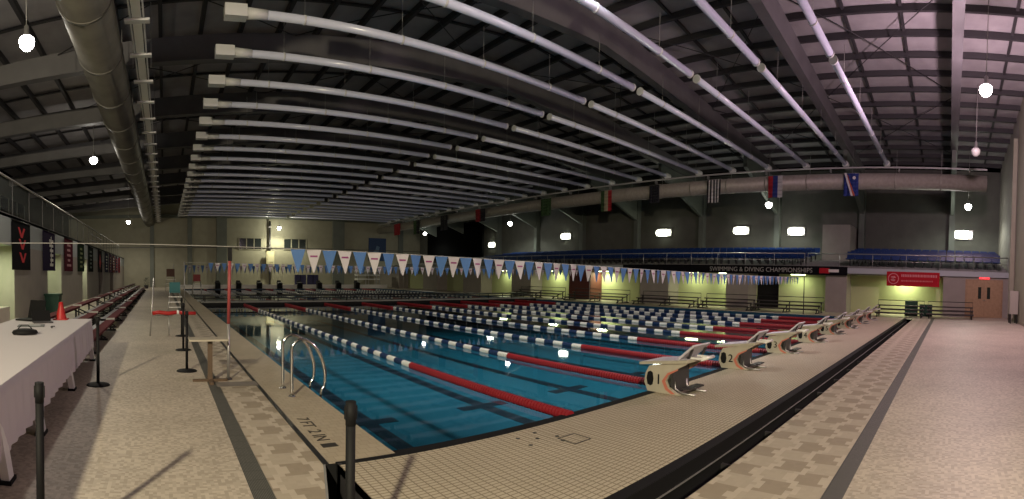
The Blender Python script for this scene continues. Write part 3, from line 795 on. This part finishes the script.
# ------------------------------------------------------------------ right lower wall with recesses
m = MB()
solid = [(YN, .39, M_pillar), (5.85, 7.1, M_pillar), (11.9, 13.4, M_pillar), (17.6, 19.9, M_pillar), (24.4, 26.6, mat('oxblood_panel', (.10, .025, .02), .6)), (31, 33.5, M_pillar), (38, 41, M_pillar), (46, 49, M_pillar), (55, YB, M_pillar)]
for a, b2, mt in solid: m.box(XW, XW+1.3, a, b2, 0, 2.2, mt)
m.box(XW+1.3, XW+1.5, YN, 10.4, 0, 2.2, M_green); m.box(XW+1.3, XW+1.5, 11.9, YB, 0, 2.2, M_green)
m.box(XW+1.5, XW+3, 10.4, 11.9, 0, 2.2, M_black)  # black block stands in for the darkness inside the corridor opening
wr = struct('wall_right', m)
m = MB(); m.box(XW, XU, YN, YB, 2.2, 2.56, M_conc); m.box(XW-.12, XW, YN, YB, 2.25, 2.55, M_ledge)
struct('floor_balcony', m)
m = MB()
for r in range(4): m.box(28.9+r*1.1, XU, YN, YB, 2.56+r*.15, 2.56+(r+1)*.15, M_conc)
struct('floor_terraces', m)
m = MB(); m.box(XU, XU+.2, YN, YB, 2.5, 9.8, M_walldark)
wu = struct('wall_upper_right', m)
for k in range(11):
    y = 6.3*k
    if y > YB: break
    m = MB(); m.box(XU-.5, XU, y-.2, y+.2, 3.5, 8.4, M_column)
    m.prism([(XU, 6.6), (XU-.5, 6.6), (XU-6.5, 8.75), (XU-6.5, 9.55), (XU, 9.55)], 'y', y-.12, y+.12, M_column)
    struct('column', m, wu)
m = MB(); m.box(32.6, XU, 6.7, 8.6, 2.6, 5.6, M_pillar); struct('wall_vomitory', m)
m = MB(); m.box(34.2, 34.45, 46.5, 59, 3.7, 8.0, mat('scoreboard_black', (.004, .004, .004), 1, spec=0))
o = obj('scoreboard', m, None); tag(o, 'huge black scoreboard panel high on the seating-side wall near the far end', 'scoreboard')
# near end wall
m = MB(); m.box(XLU, XS, YNN-.2, YNN, 0, 11.5, M_wall); m.box(XS-.2, XS, YNN, YN, 0, 11.5, M_wall); m.box(XS, 25.6, YN-.2, YN, 0, 11.5, M_wall); m.box(25.6, XU, YN-.2, YN, 0, 11.5, M_pillar)
m.box(25.9, 26.3, YN, YN+.22, 0, 9.5, M_wall)
struct('wall_near', m)
# door
m = MB(); m.box(XW-.05, XW, -2.95, -.85, 0, 2.12, M_wood)
d1 = struct('door_1', m)
for a, b2 in ((-2.86, -1.92), (-1.88, -.94)):
    m = MB(); m.box(XW-.09, XW-.05, a, b2, 0.01, 2.04, mat('maple_leaf', (.36, .235, .135), .4, var=.12, vscale=9)); lf = struct('door_leaf', m, d1)
for yy in (-2.15, -1.65):
    m = MB(); m.box(XW-.105, XW-.09, yy-.09, yy+.09, 1.05, 1.70, M_darkglass); struct('vision_panel', m, d1)
    m = MB(); m.box(XW-.15, XW-.09, yy+(-.2 if yy > -1.9 else .2)-.02, yy+(-.2 if yy > -1.9 else .2)+.02, .95, 1.0, M_steel); struct('door_handle', m, d1)
t = empty('exit_sign', (XW-.08, -1.9, 2.13)); tag(t, 'small glowing red sign above the wooden double doors', 'sign')
m = MB(); m.box(0, .06, -.28, .28, 0.02, .17, M_exit); obj('face', m, t)
o = obj('lettering', text_mesh('EXIT', .12, M_lettering), t, (-.004, 0, .1), (PI/2, 0, -PI/2))
# white case at right edge
t = empty('wall_cabinet', (23.9, YN+.25, 0)); tag(t, 'pale upright cabinet against the near wall beside the wooden doors', 'cabinet')
m = MB(); m.box(-.35, .35, -.2, .2, .45, 1.55, mat('cabinet_pale', (.38, .36, .31), .5)); obj('body', m, t)
for dx in (-.28, .28):
    for dy in (-.15, .15):
        m = MB(); m.box(dx-.03, dx+.03, dy-.03, dy+.03, 0, .45, M_blackmetal); obj('leg', m, t)

# balcony railing
def railing(y0, y1, lab):
    t = empty('balcony_railing', (XW+.02, y0, 2.56)); tag(t, lab, 'railing')
    L_ = y1-y0
    m = MB(); m.cyl((0, 0, .80), (0, L_, .80), .03, M_alu, 8); obj('top_rail', m, t)
    m = MB(); m.cyl((0, 0, .42), (0, L_, .42), .015, M_alu, 6); obj('mid_rail', m, t)
    n = int(L_/1.8)
    for k in range(n+1):
        m = MB(); m.cyl((0, L_*k/n, 0), (0, L_*k/n, .8), .02, M_alu, 6); obj('post', m, t)
railing(YN+.1, 8.2, 'pale steel balcony railing in front of the short block of blue seats')
railing(8.4, 46, 'pale steel balcony railing in front of the long block of blue seats')

# blue seats
sm = MB()
sm.prism([(0, .42), (.42, .40), (.44, .44), (.02, .47)], 'y', 0, .46, M_seat)
sm.prism([(.40, .42), (.45, .42), (.55, .88), (.50, .90)], 'y', 0, .46, M_seat)
sm.box(.15, .35, .2, .26, 0, .41, M_darksteel)
sm = sm.mesh('stadium_seat')
cnt = 0
def seat_block(y0, n, pitch, nm):
    global cnt
    for r in range(4):
        for k in range(n):
            o = obj('stadium_seat', sm, None, (28.9+r*1.1+.12, y0+k*pitch, 2.56+(r+1)*.15)); cnt += 1
            tag(o, f'blue seat, {nm}, {ordn(r)} row up, {ordn(k)} from the door end', 'seat', f'blue seats of the {nm}')
seat_block(-2.9, 17, .54, 'short balcony block')
seat_block(8.8, 57, .54, 'long balcony block')

# balcony hanging banners
t = empty('championship_banner', (XW-.14, 13.3, 2.12)); tag(t, 'long black championships banner along the balcony front', 'banner')
m = MB(); m.box(-.015, 0, -7.5, 8.0, 0, .50, M_bannerblk); obj('cloth', m, t)
o = obj('lettering', text_mesh('SWIMMING & DIVING CHAMPIONSHIPS', .42, mat('dim_lettering', (.36, .35, .33), .8), .002), t, (-.018, -2.13, .24), (PI/2, 0, -PI/2)); o.scale = (.90, .9, 1)
m = MB(); m.box(-.018, -.015, -6.45, -5.85, .10, .40, M_bannerred)
obj('red_block', m, t)
m = MB(); m.box(-.021, -.018, -7.0, -6.4, .17, .34, M_lettering); obj('white_mark', m, t)
t = empty('red_banner', (XW-.14, 2.05, 1.62)); tag(t, 'bright red banner with a round emblem hanging from the balcony front', 'banner')
m = MB(); m.box(-.015, 0, -1.45, 1.5, 0, .80, M_bannerred); obj('cloth', m, t)
m = MB(); M_pr = mat('faded_pink_print', (.58, .20, .22), .7); n = 24
for i in range(n):
    a, b2 = 2*PI*i/n, 2*PI*(i+1)/n
    m.poly([(-.018, 1.12+.31*math.cos(a), .41+.31*math.sin(a)), (-.018, 1.12+.31*math.cos(b2), .41+.31*math.sin(b2)), (-.018, 1.12+.26*math.cos(b2), .41+.26*math.sin(b2)), (-.018, 1.12+.26*math.cos(a), .41+.26*math.sin(a))], M_pr)
m.prism([(1.26, .52), (1.05, .56), (.98, .46), (1.2, .40), (1.0, .36), (1.05, .26), (1.22, .28), (1.28, .36), (1.12, .44), (1.26, .47)], 'x', -.019, -.016, M_pr)
obj('emblem', m, t)
m = MB(); rr = random.Random(5); yy = .68
while yy > -1.25:
    w = rr.uniform(.04, .075); m.box(-.018, -.015, yy-w, yy, .52, .66, M_pr); yy -= w+.028
yy = .68
while yy > -1.1:
    w = rr.uniform(.03, .06); m.box(-.018, -.015, yy-w, yy, .26, .34, mat('dim_print', (.58, .16, .17), .7)); yy -= w+.03
obj('lettering', m, t)

# right-hand bleachers (aluminium, dark)
brs = [(-1.25, 2.4, 'dark aluminium bleacher nearest the wooden double doors'), (1.35, 2.5, 'dark aluminium bleacher under the red banner'), (6.9, 3.9, 'dark aluminium bleacher just beyond the starting blocks'),
       (8.9+2.0, 3.3, 'dark aluminium bleacher in front of the dark corridor'), (14.6, 4.3, 'dark aluminium bleacher between grey pillars'), (20.0, 5.0, 'dark aluminium bleacher before the oxblood panel'), (26, 5.0, 'distant dark bleacher beyond the oxblood panel')]
b3 = {}
for y, L_, lab in brs:
    t = bleacher_proto(L_, 3, M_blackmetal if False else mat('dull_alu_board', (.045, .038, .038), .6, .2), run=.5, rise=.17, z0=.26)
    t.location = (25.6, y, 0)
    tag(t, lab, 'bleacher')
    m = MB(); xe = 1.30
    m.tube([(xe, 0, .1), (xe, 0, .84), (xe, L_, .84), (xe, L_, .1)], .02, M_blackmetal, 6)
    obj('back_rail', m, t)
t = empty('equipment_crate', (27.55, 2.1, 0)); tag(t, 'dark green crate stack behind the bleacher under the red banner', 'crate')
m = MB(); m.box(-.12, .12, -.35, .35, 0, .8, M_grass); obj('crate', m, t); m = MB(); m.box(-.12, .12, -1.15, -.45, 0, .65, M_grass); obj('crate', m, t)

# ------------------------------------------------------------------ ceiling
RX = 14.8
def roofz(x): return 12.0-.09*abs(x-RX)
m = MB()
for x0, x1 in ((XLU, RX), (RX, XU)):
    m.poly([(x0, YNN, roofz(x0)), (x1, YNN, roofz(x1)), (x1, YB, roofz(x1)), (x0, YB, roofz(x0))], M_roof)
ceil = struct('ceiling', m)
x = XU-.6
while x > XLU:
    m = MB(); z = roofz(x); m.box(x-.07, x+.07, YNN if x < XS else YN, YB, z-.26, z-.02, M_purlin); struct('purlin', m, ceil); x -= 1.5
for k in range(-0, 10):
    y = 6.3*k
    m = MB()
    for x0, x1, d0, d1_ in ((XLU, RX, .7, 1.2), (RX, XU, 1.2, .9)):
        z0, z1 = roofz(x0)-.27, roofz(x1)-.27
        m.prism([(x0, z0), (x1, z1), (x1, z1-d1_), (x0, z0-d0)], 'y', y-.02, y+.02, M_rafter)
        m.prism([(x0, z0-d0), (x1, z1-d1_), (x1, z1-d1_-.04), (x0, z0-d0-.04)], 'y', y-.2, y+.2, M_rafter)
    struct('rafter', m, ceil)
# cross bracing rods
for k in range(0, 9, 1):
    y = 6.3*k
    m = MB()
    for x0, x1 in ((16, 24), (24, 32), (-4, 5), (5, 13)):
        m.tube([(x0, y, roofz(x0)-.35), (x1, y+6.3, roofz(x1)-.35)], .02, M_purlin, 5)
        m.tube([(x1, y, roofz(x1)-.35), (x0, y+6.3, roofz(x0)-.35)], .02, M_purlin, 5)
    struct('bracing_rod', m, ceil)
for k in range(0, 29):
    y = YN+1.2+2.1*k
    if abs((y/6.3)-round(y/6.3)) < .05 or y > YB: continue
    m = MB()
    for x0, x1 in ((XLU, RX), (RX, XU)):
        m.prism([(x0, roofz(x0)-.05), (x1, roofz(x1)-.05), (x1, roofz(x1)-.12), (x0, roofz(x0)-.12)], 'y', y-.06, y+.06, M_purlin)
    struct('insulation_strap', m, ceil)


# ------------------------------------------------------------------ ceiling tubes
TZc = 8.6; TR = .118
def tube_proto(length, kind):
    t = empty('light_tube')
    m = MB(); m.cyl((0, 0, 0), (length, 0, 0), TR, M_tube, 18); obj('tube', m, t)
    k = 1.5
    while k < length:
        m = MB(); m.cyl((k-.03, 0, 0), (k+.03, 0, 0), TR+.012, M_tubebox, 18); c = obj('joint_collar', m, t)
        m = MB(); m.cyl((k, 0, TR), (k, 0, 1.2), .008, M_rope, 5); obj('hanger_wire', m, c); k += 3.0
    if kind == 'L':
        m = MB(); m.box(-.72, -.12, -.17, .17, -.16, .16, M_tubebox); m.cyl((-.12, 0, 0), (.45, 0, 0), .15, M_tubebox, 16, r1=.13); obj('lamp_housing', m, t)
        m = MB(); m.cyl((length, 0, 0), (length+.06, 0, 0), TR+.02, M_tubebox, 18); obj('end_cap', m, t)
    else:
        m = MB(); m.cyl((length-.15, 0, 0), (length, 0, 0), .14, M_tubebox, 16, r1=.20); m.cyl((length, 0, 0), (length+.35, 0, 0), .20, M_tubebox, 16, r1=.17); obj('lamp_housing', m, t)
        m = MB(); m.cyl((-.06, 0, 0), (0, 0, 0), TR+.03, M_tubebox, 18); obj('end_cap', m, t)
    return t
tL = tube_proto(14.72-2.35, 'L'); tR = tube_proto(28.4-15.25, 'R')
k = 0
y = 3.83
while y < 60.5:
    for pr, xx, sd in ((tL, 2.35, 'walkway-side'), (tR, 15.25, 'seating-side')):
        t = pr if k == 0 else dup(pr, (0, 0, 0))
        t.location = (xx, y, TZc)
        tag(t, f'long white ceiling light tube, {sd} run, {ordn(k)} row from the starting blocks', 'light tube', 'ceiling light tubes')
    y += 2.41; k += 1

# ------------------------------------------------------------------ ducts and cable tray
def duct(x, z, r, y0, y1, lab, step=3.0, mtr=None):
    t = empty('air_duct', (x, y0, z)); tag(t, lab, 'duct')
    m = MB(); m.cyl((0, 0, 0), (0, y1-y0, 0), r, mtr or M_duct, 28); obj('duct_body', m, t)
    y = step
    while y < y1-y0:
        m = MB(); m.cyl((0, y-.04, 0), (0, y+.04, 0), r+.02, mtr or M_duct, 28); c = obj('joint_band', m, t)
        m = MB(); m.cyl((r*.6, y, r*.78), (r*.6, y, r+1.4), .012, M_rope, 5); obj('hanger_wire', m, c); y += step
    return t
duct(-1.85, 8.15, .66, YN+.1, YB-.3, 'large round galvanised air duct hanging above the walkway and stanchions')
duct(28.6, 7.62, .46, -1.9, YB-.3, 'long round air duct in front of the balcony seats', 2.6, mat('beige_duct', (.36, .33, .29), .5, .2, var=.1))
t = empty('conduit_rail', (28.3, -1.9, 8.3)); tag(t, 'narrow white rail running along the top of the balcony duct', 'rail')
m = MB(); m.box(-.05, .05, 0, YB+1.5, 0, .09, mat('rail_grey', (.38, .37, .37), .5)); obj('rail', m, t)
for k in range(16):
    m = MB(); m.box(-.03, .22, 1+k*4-.03, 1+k*4+.03, -.19, 0, M_alu); obj('bracket', m, t)
t = empty('cable_tray', (-.66, YN+.1, 8.0)); tag(t, 'ladder-like white cable tray running along the ceiling beside the large galvanised duct', 'cable tray')
for dx in (-.17, .17):
    m = MB(); m.box(dx-.02, dx+.02, 0, YB+3, 0, .10, M_tubebox); obj('side_rail', m, t)
m = MB(); m.box(-.12, .11, 0, YB+3, .02, .09, M_white); obj('cable_run', m, t)
for k in range(32):
    m = MB(); m.box(-.32, .32, 2+k*2.0-.09, 2+k*2.0+.09, -.04, .02, M_tubebox); obj('rung', m, t)
for k in range(12):
    for dx in (-.28, .28):
        m = MB(); m.cyl((dx, 3+k*5.3, 0), (dx, 3+k*5.3, 2.0), .01, M_rope, 5); obj('hanger_wire', m, t)

# ------------------------------------------------------------------ national flags on the duct
def flag(y, w, h, cols, lab, diag=False, z=7.98):
    t = empty('national_flag', (28.05, y, z)); tag(t, lab, 'flag', 'flags hanging from the balcony duct')
    m = MB(); m.cyl((0, -w/2-.05, 0), (0, w/2+.05, 0), .015, M_alu, 6); obj('flag_rod', m, t)
    m = MB(); n = len(cols); seg = 6
    for i, c in enumerate(cols):          # listed from picture-left (far, +y) to right
        for q in range(4):
            ya = w/2-w*(i+q/4)/n; yb = w/2-w*(i+(q+1)/4)/n
            f = lambda yy: .05*math.sin(yy*9+y)
            for s in range(seg):
                za, zb = -h*s/seg, -h*(s+1)/seg
                g = lambda yy, zz: (f(yy)*(-zz/h), yy, zz)
                m.poly([g(ya, za), g(yb, za), g(yb, zb), g(ya, zb)], c, True)
    o = obj('cloth', m, t)
    sd = o.modifiers.new('thick', 'SOLIDIFY'); sd.thickness = .01
    if diag:
        m = MB(); m.prism([(w/2-.02, 0), (w/2-.16, 0), (-w*.16, -h), (-w*.02, -h)], 'x', -.075, -.07, mat('flag_white', (.62, .60, .60), .7)); m.prism([(w/2-.16, -.05), (w/2-.24, -.15), (-w*.30, -h), (-w*.16, -h)], 'x', -.075, -.07, mat('flag_orange', (.45, .10, .05), .7))
        m.cyl((-.08, -w*.22, -.28), (-.074, -w*.22, -.28), .10, MATS['flag_white'], 8); obj('emblem', m, t)
fw = mat('flag_white', (.62, .60, .60), .7); fr_ = mat('flag_red', (.45, .02, .03), .7); fb_ = mat('flag_blue', (.02, .04, .22), .7); fk = mat('flag_black', (.012, .012, .02), .7)
fg = mat('flag_green', (.04, .09, .03), .7); fy = mat('flag_cream', (.40, .36, .25), .7); fs = mat('flag_dimred', (.30, .01, .02), .7)
flag(5.8, .85, 1.3, [fb_], 'blue flag with a white diagonal band and white star', True)
flag(10.4, .9, 1.3, [fr_, fb_, fw], 'red, blue and white striped flag hanging above the balcony')
flag(14.5, .95, 1.45, [fk, fw, fk, fw, fk, fw, fk, fw, fk], 'flag of thin dark and white vertical stripes')
flag(19.0, .8, 1.2, [fk], 'plain near-black flag hanging from the duct')
flag(23.2, 1.0, 1.5, [fg, fy, fr_], 'green, cream and red striped flag hanging from the duct')
flag(29.5, 1.2, 1.4, [fg], 'dull green flag hanging from the duct')
flag(38.5, 1.6, 1.2, [fs, fk], 'dark red and black flag hanging from the duct')
flag(45, 1.4, 1.6, [fk], 'black flag farther along the duct')
flag(51, 1.5, 1.6, [fg, fk], 'dark green and black flag farther along the duct')
flag(56, 1.8, 1.4, [fs], 'dark red flag near the far wall')

# ------------------------------------------------------------------ lamps
def highbay(x, y, z, lab, power, col, lit=True, cord=True, mt=None, up=.06, upcol=None, aim=None):
    t = empty('high_bay_lamp', (x, y, z)); tag(t, lab, 'lamp')
    m = MB(); m.lathe([(.20, .0), (.19, .03), (.15, .14), (.07, .24), (.07, .42), (.03, .46), (.001, .46)], M_alu, 20); obj('reflector_housing', m, t)
    m = MB(); m.lathe([(.001, -.24), (.10, -.22), (.19, -.12), (.22, 0), (.20, .08), (.12, .16), (.001, .18)], (mt or M_lamp) if lit else M_white, 18); obj('lens', m, t)  # lens made oversize so its shape carries the lamp's glow
    if cord:
        m = MB(); m.cyl((0, 0, .45), (0, 0, roofz(x)-z-.1), .012, M_rope, 6); obj('suspension_cord', m, t)
    if lit:
        l = bpy.data.lights.new('lamp_light', 'SPOT'); l.energy = power; l.color = col; l.shadow_soft_size = .18
        l.spot_size = math.radians(165 if not aim else 104); l.spot_blend = .5
        lo = bpy.data.objects.new('lamp_light', l); C.objects.link(lo); lo.location = (x, y, z-.45)
        if aim and z > 9: l.shadow_soft_size = 1.3
        if aim: lo.rotation_euler = (Vector(aim)-lo.location).to_track_quat('-Z', 'Y').to_euler()
        l = bpy.data.lights.new('lamp_uplight', 'POINT'); l.energy = power*up; l.color = upcol or col; l.shadow_soft_size = .2
        lo = bpy.data.objects.new('lamp_uplight', l); C.objects.link(lo); lo.location = (x, y, z-.45)
    return t
LW_ = (1, .90, .74)
highbay(-3.7, 13.42, 8.0, 'bright lamp high above the maroon bleachers, first and largest of three', 560, LW_)
highbay(-3.9, 27.87, 8.0, 'bright lamp above the maroon bleachers, middle of three', 650, LW_)
highbay(-3.9, 55.0, 7.35, 'small bright lamp above the maroon bleachers near the far wall', 800, LW_)
highbay(-5.2, -5.8, 6.3, 'flood lamp hanging by the gallery railing behind the officials table', 8200, (1, .88, .63), up=.01, aim=(.6, 9, 0))
highbay(8.3, 7.6, 9.3, 'added unseen lamp between the light tubes that brightens the near end of the pool', 2600, (.96, .94, .92), up=.02, upcol=(.9, .8, 1), aim=(10.5, 10.5, 0))  # unseen lamp put in to brighten the pool evenly
highbay(16.9, -1.0, 8.35, 'large brilliant pinkish lamp hanging on a long cord high above the open deck', 520, (1, .58, .60), mt=M_lamppink, up=3.1, upcol=(1, .70, .82))
highbay(23.3, -1.0, 8.0, 'unlit white lamp hanging below and beyond the brilliant one', 0, LW_, lit=False)
highbay(32.0, -1.0, 6.85, 'small bright lamp above the balcony seats over the doors', 350, (.95, 1, .85))
highbay(31.5, 12.1, 6.85, 'bright lamp just below the striped red and blue flag', 400, (.95, 1, .85))
highbay(31.5, 38.2, 6.85, 'bright lamp above the middle of the long balcony', 400, (.95, 1, .85))
highbay(31.5, 55.0, 6.9, 'bright lamp near the far end of the balcony', 400, (.95, 1, .85))
highbay(14.1, YB-2.2, 7.3, 'bright lamp on the far wall above the small windows', 900, (1, .95, .68), cord=True, up=.3)
# wall lamps
for y, z, w, lab in ((-.8, 5.33, .62, 'above the short block of seats'), (11.2, 5.4, .62, 'just beyond the grey box wall'), (15.6, 5.5, .62, 'third from the near wall'), (22.6, 5.5, .7, 'fourth from the near wall'), (33.8, 5.6, .6, 'second from the scoreboard'), (45.5, 5.2, .55, 'next to the scoreboard')):
    t = empty('wall_lamp', (XU-.02, y, z)); tag(t, f'glowing oblong lamp on the upper right wall, {lab}', 'lamp', 'oblong lamps on the upper wall')
    m = MB(); m.box(-.12, 0, -w-.05, w+.05, -.32, .32, M_alu); obj('housing', m, t)
    m = MB()
    pts = [(w*math.copysign(abs(math.cos(a))**.6, math.cos(a)), .27*math.copysign(abs(math.sin(a))**.7, math.sin(a))) for a in [2*PI*i/20 for i in range(20)]]
    m.prism(pts, 'x', -.2, -.12, M_walllamp); obj('lens', m, t)
# recess strip lights under the balcony
for y, p, lab, on in ((2.6, 60, 'behind the red banner', 1), (13.6, 50, 'beside the grey pillar', 1), (23.8, 70, 'next to the oxblood panel', 1), (9.0, 22, 'above the middle bleacher', 1), (16.2, 22, 'between the grey pillars', 1), (29, 35, 'in the distant recess', 1), (35.5, 22, 'in the farthest lit recess', 1)):
    xx = XW+.75 if y != 13.6 else XW+1.0
    t = empty('recess_light', (xx, y if y != 13.6 else 13.95, 2.2)); tag(t, f'strip light under the balcony {lab}', 'lamp', 'strip lights under the balcony')
    m = MB(); m.box(-.09, .09, -.5, .5, -.06, 0, M_white); obj('fitting', m, t)
    m = MB(); m.cyl((0, -.45, -.08), (0, .45, -.08), .025, mat('strip_glow', (1, 1, 1), emit=(.85, 1, .5), es=8), 8); obj('tube', m, t)
    l = bpy.data.lights.new('strip_light', 'AREA'); l.shape = 'RECTANGLE'; l.size = .3; l.size_y = .9; l.energy = p; l.color = (.93, 1, .58)
    lo = bpy.data.objects.new('strip_light', l); C.objects.link(lo); lo.location = (xx, y, 2.05)
for y, p in ((14.8, 75), (22.5, 45), (31.3, 25)):
    t = empty('recess_light', (XLW-.5, y, 2.595)); tag(t, 'strip light in the bleacher-side wall recess ' + {14.8: 'nearest the officials table', 22.5: 'above the green bin', 31.3: 'far along the bleachers'}[y], 'lamp', 'strip lights in the left recesses')
    m = MB(); m.box(-.09, .09, -.5, .5, -.06, 0, M_white); obj('fitting', m, t)
    l = bpy.data.lights.new('strip_light', 'AREA'); l.shape = 'RECTANGLE'; l.size = .3; l.size_y = .9; l.energy = p; l.color = (.88, 1, .62)
    lo = bpy.data.objects.new('strip_light', l); C.objects.link(lo); lo.location = (XLW-.5, y, 2.45)

# false start cord across left, camera-side
# ------------------------------------------------------------------ world, camera, view
w = bpy.data.worlds.new('hall_air'); S.world = w; w.use_nodes = True
w.node_tree.nodes['Background'].inputs[0].default_value = (.55, .6, .75, 1)
w.node_tree.nodes['Background'].inputs[1].default_value = .0
F, YC = 500.32, 289.83
hd, pit, rol = [math.radians(a) for a in (39.848, -1.5059, -0.9822)]
cd = bpy.data.cameras.new('camera'); cam = bpy.data.objects.new('camera', cd); C.objects.link(cam)
cd.type = 'PANO'; cd.panorama_type = 'CENTRAL_CYLINDRICAL'
cd.central_cylindrical_range_u_min = -512/F; cd.central_cylindrical_range_u_max = 512/F
cd.central_cylindrical_range_v_min = -(499-YC)/F; cd.central_cylindrical_range_v_max = YC/F
cd.central_cylindrical_radius = 1.0
cr, sr = math.cos(rol), math.sin(rol); Ry = Matrix(((cr, 0, sr), (0, 1, 0), (-sr, 0, cr)))
cp, sp = math.cos(pit), math.sin(pit); Rx = Matrix(((1, 0, 0), (0, cp, -sp), (0, sp, cp)))
ch, sh = math.cos(hd), math.sin(hd); Rz = Matrix(((ch, sh, 0), (-sh, ch, 0), (0, 0, 1)))
B = Matrix(((1, 0, 0), (0, 0, -1), (0, 1, 0)))     # camera axes (x right, y up, -z forward) -> (x right, y forward, z up)
cam.matrix_world = Matrix.Translation((0, 0, 1.6)) @ (Rz @ Rx @ Ry @ B).to_4x4()
cd.clip_start = .05; cd.clip_end = 300
S.camera = cam
S.view_settings.view_transform = 'Standard'; S.view_settings.look = 'None'
S.view_settings.exposure = 0.0; S.view_settings.gamma = 1.0; S.view_settings.use_curve_mapping = False
S.cycles.use_denoising = True
S.cycles.max_bounces = 8; S.cycles.diffuse_bounces = 4; S.cycles.glossy_bounces = 4; S.cycles.transparent_max_bounces = 16
S.cycles.caustics_reflective = False; S.cycles.caustics_refractive = False
S.cycles.sample_clamp_indirect = 4.0
